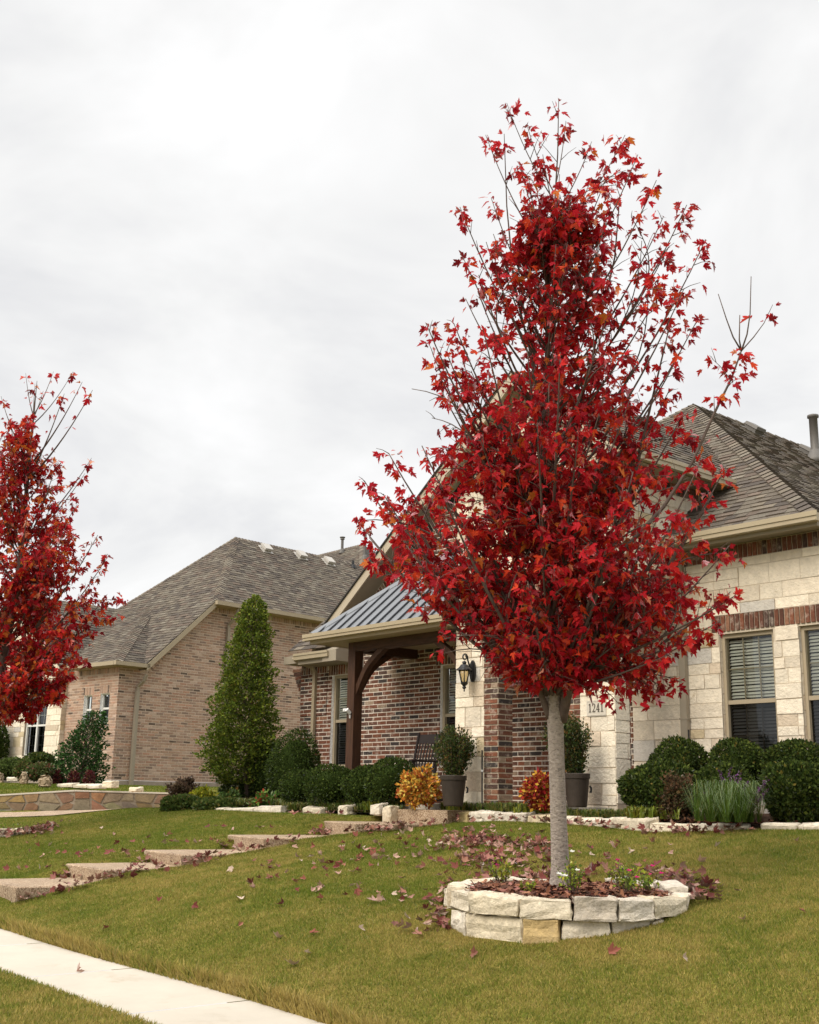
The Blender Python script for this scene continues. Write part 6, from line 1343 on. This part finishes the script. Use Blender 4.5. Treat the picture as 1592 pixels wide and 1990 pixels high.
pos = np.array(pos); k = len(pos); T2 = MAPLE.copy(); T2[:, 2] = .5 * np.abs(T2[:, 0]) + .4 * (T2[:, 1] - .4) ** 2
V, Fc, C = leaf_arrays(T2, MAPLE_F, pos, rs.normal(size=(k, 3)) * np.array([1, 1, .35]), rs.normal(size=(k, 3)) * .5 + np.array([0, 0, 1]), .085 * rs.uniform(.6, 1.15, k), pick(rs, [(.24, .11, .085), (.17, .055, .045), (.12, .035, .03), (.36, .23, .18), (.30, .15, .11)], (4, 4, 3, 2, 3), k)); o = np_mesh('leaf_litter', V, Fc, C, 'dry_leaf'); tag(o, kind='stuff')
# bark chips in the beds
pos = []
for _ in range(2600): a = r_.uniform(0, 6.28); q = (RR - .14) * sqrt(r_.random()); pos.append((RC.x + q * cos(a), RC.y + q * sin(a), -.772 + .06 * (1 - (q / RR) ** 2) + r_.uniform(.0, .03)))
for _ in range(900): px = r_.uniform(1205, 1600); p = atY(px, 1600, yed(px) + r_.uniform(.2, .8)); pos.append((p.x, p.y, -.215 + r_.uniform(0, .03)))
pos = np.array(pos); k = len(pos); V, Fc, C = leaf_arrays(np.array([(-.2, 0, 0), (.2, .05, .06), (.15, 1, 0), (-.15, .9, .05)]), np.array([(0, 1, 2), (0, 2, 3)]), pos, rs.normal(size=(k, 3)) * np.array([1, 1, .25]), rs.normal(size=(k, 3)) * .4 + np.array([0, 0, 1]), .065 * rs.uniform(.5, 1.3, k), pick(rs, [(.22, .085, .045), (.15, .06, .035), (.30, .14, .08), (.09, .04, .025), (.26, .11, .09)], (4, 4, 2, 3, 2), k)); o = np_mesh('bark_chips', V, Fc, C, 'chip'); tag(o, kind='stuff')

# ------------------------------------------------------------------ grass
rs = np.random.RandomState(101)
def vnoise(x, y, s, seed):
    r = np.random.RandomState(seed); g = r.random((64, 64)); X = x / s; Y = y / s; i = np.floor(X).astype(int); j = np.floor(Y).astype(int); fx = X - i; fy = Y - j; fx = fx * fx * (3 - 2 * fx); fy = fy * fy * (3 - 2 * fy)
    a = g[i % 64, j % 64]; b = g[(i + 1) % 64, j % 64]; c = g[i % 64, (j + 1) % 64]; d = g[(i + 1) % 64, (j + 1) % 64]; return (a * (1 - fx) + b * fx) * (1 - fy) + (c * (1 - fx) + d * fx) * fy
def grass(name, X, Y, Z, hgt, wid, dry=0.0):
    n = len(X); a = rs.uniform(0, 2 * pi, n); t = vnoise(X, Y, 1.6, 1) * .5 + vnoise(X, Y, .5, 2) * .3 + vnoise(X, Y, .14, 3) * .42 - .06 + rs.normal(scale=.22, size=n)
    far = np.clip((Y - 9) / 4, 0, 1) * .12 + np.clip((-9 - X) / 8, 0, 1) * .2
    t = np.clip((t + dry - far - .28) / .55, 0, 1)[:, None]; g = np.array([.112, .152, .020]); y = np.array([.36, .275, .085]); m_ = np.array([.215, .210, .040])
    C = np.where(t < .5, g + (m_ - g) * t * 2, m_ + (y - m_) * (t * 2 - 1)) * rs.uniform(.8, 1.25, (n, 1))
    hh = hgt * rs.uniform(.6, 1.25, n); ln = rs.normal(scale=.45, size=(n, 2)) * hh[:, None]; s = np.stack([np.cos(a), np.sin(a), 0 * a], 1) * (wid * rs.uniform(.7, 1.3, n))[:, None]
    p0 = np.stack([X, Y, Z - .006], 1); tip = p0 + np.stack([ln[:, 0], ln[:, 1], hh], 1)
    V = np.stack([p0 - s, p0 + s, tip], 1).reshape(-1, 3); Fc = np.arange(3 * n).reshape(-1, 3); o = np_mesh(name, V, Fc, np.repeat(C, 3, 0), 'grass_blade'); tag(o, kind='stuff'); return o
def visible(X, Y, Z):
    r = X * R_.x + Y * R_.y; fw = X * FW.x + Y * FW.y; d = fw * cos(PITCH) + Z * sin(PITCH); t = -fw * sin(PITCH) + Z * cos(PITCH); u = (r * cos(ROLL) + t * sin(ROLL)) / d; v = (-r * sin(ROLL) + t * cos(ROLL)) / d
    return (d > 0) & (np.abs(u) < .56) & (v > -.62)
n = 1900000; X = rs.uniform(-26, -1, n); Y = rs.uniform(5.4, 12.3, n); YFv = YF + 0.03 * np.sin(X * 1.3) + 0.010 * (X + 9); dist = np.sqrt(X * X + Y * Y)
keep = (Y > YFv - .0) & (rs.random(n) < np.clip((9.5 / dist) ** 1.2, .25, 1)); keep &= ((X - RC.x) ** 2 + (Y - RC.y) ** 2 > .98) & ((X - LC.x) ** 2 + (Y - LC.y) ** 2 > .9)
edge = 12.25 - .85 * np.clip((-X - 8) / -4 + 1, 0, 1) * 0 - np.interp(X, [-13, -9, -7.8, -7], [.1, .80, .45, .3]); keep &= Y < np.where(X > -13, edge, 11.9); keep &= ~((X < -21.5) & (Y > 9.2 + (X + 26) * .65) )
for i, (nm, p, z, L) in enumerate(sr): dpx = STEPA[i]; c = ray(*p); c = c * (z / c.z); qa = -(X - c.x) * cos(dpx) + (Y - c.y) * sin(dpx); qb = (X - c.x) * sin(dpx) + (Y - c.y) * cos(dpx); keep &= ~((qa > .01) & (qa < 1.35) & (qb > -.02) & (qb < L))
X, Y = X[keep], Y[keep]; Z = H(X, Y); kv = visible(X, Y, Z); X, Y, Z = X[kv], Y[kv], Z[kv]; print('grass', len(X))
grass('grass', X, Y, Z, .028, .0036)
n = 32000; X = rs.uniform(-26, -1, n); o_ = np.abs(rs.normal(scale=.05, size=n)); Y = YF + 0.03 * np.sin(X * 1.3) + 0.010 * (X + 9) + o_ - .05; Z = H(X, Y) - .05 * (o_ < .03); kv = visible(X, Y, Z)
go = grass('grass', X[kv], Y[kv], Z[kv], .085, .0055, .35)
n = 170000; X = rs.uniform(-18, -3, n); Y = YN + .008 * (X + 9) - rs.uniform(-.03, 1.4, n); Z = zsw(X) + .03 - .01 * np.maximum(0, YN - Y); kv = visible(X, Y, Z); grass('grass', X[kv], Y[kv], Z[kv], .034, .004)
n = 60000; k_ = rs.uniform(0, 1, n); i_ = rs.randint(0, len(rows) - 1, n); v_ = rs.uniform(0, .5, n); RWa = np.array([[tuple(p) for p in r] for r in rows]); vi = np.floor(v_ * 8).astype(int); vf = v_ * 8 - vi
q00 = RWa[i_, vi]; q10 = RWa[i_ + 1, vi]; q01 = RWa[i_, vi + 1]; q11 = RWa[i_ + 1, vi + 1]; Pp = (q00 * (1 - k_)[:, None] + q10 * k_[:, None]) * (1 - vf)[:, None] + (q01 * (1 - k_)[:, None] + q11 * k_[:, None]) * vf[:, None]
kv = visible(Pp[:, 0], Pp[:, 1], Pp[:, 2]); Pp = Pp[kv]; grass('grass', Pp[:, 0], Pp[:, 1], Pp[:, 2], .045, .007)
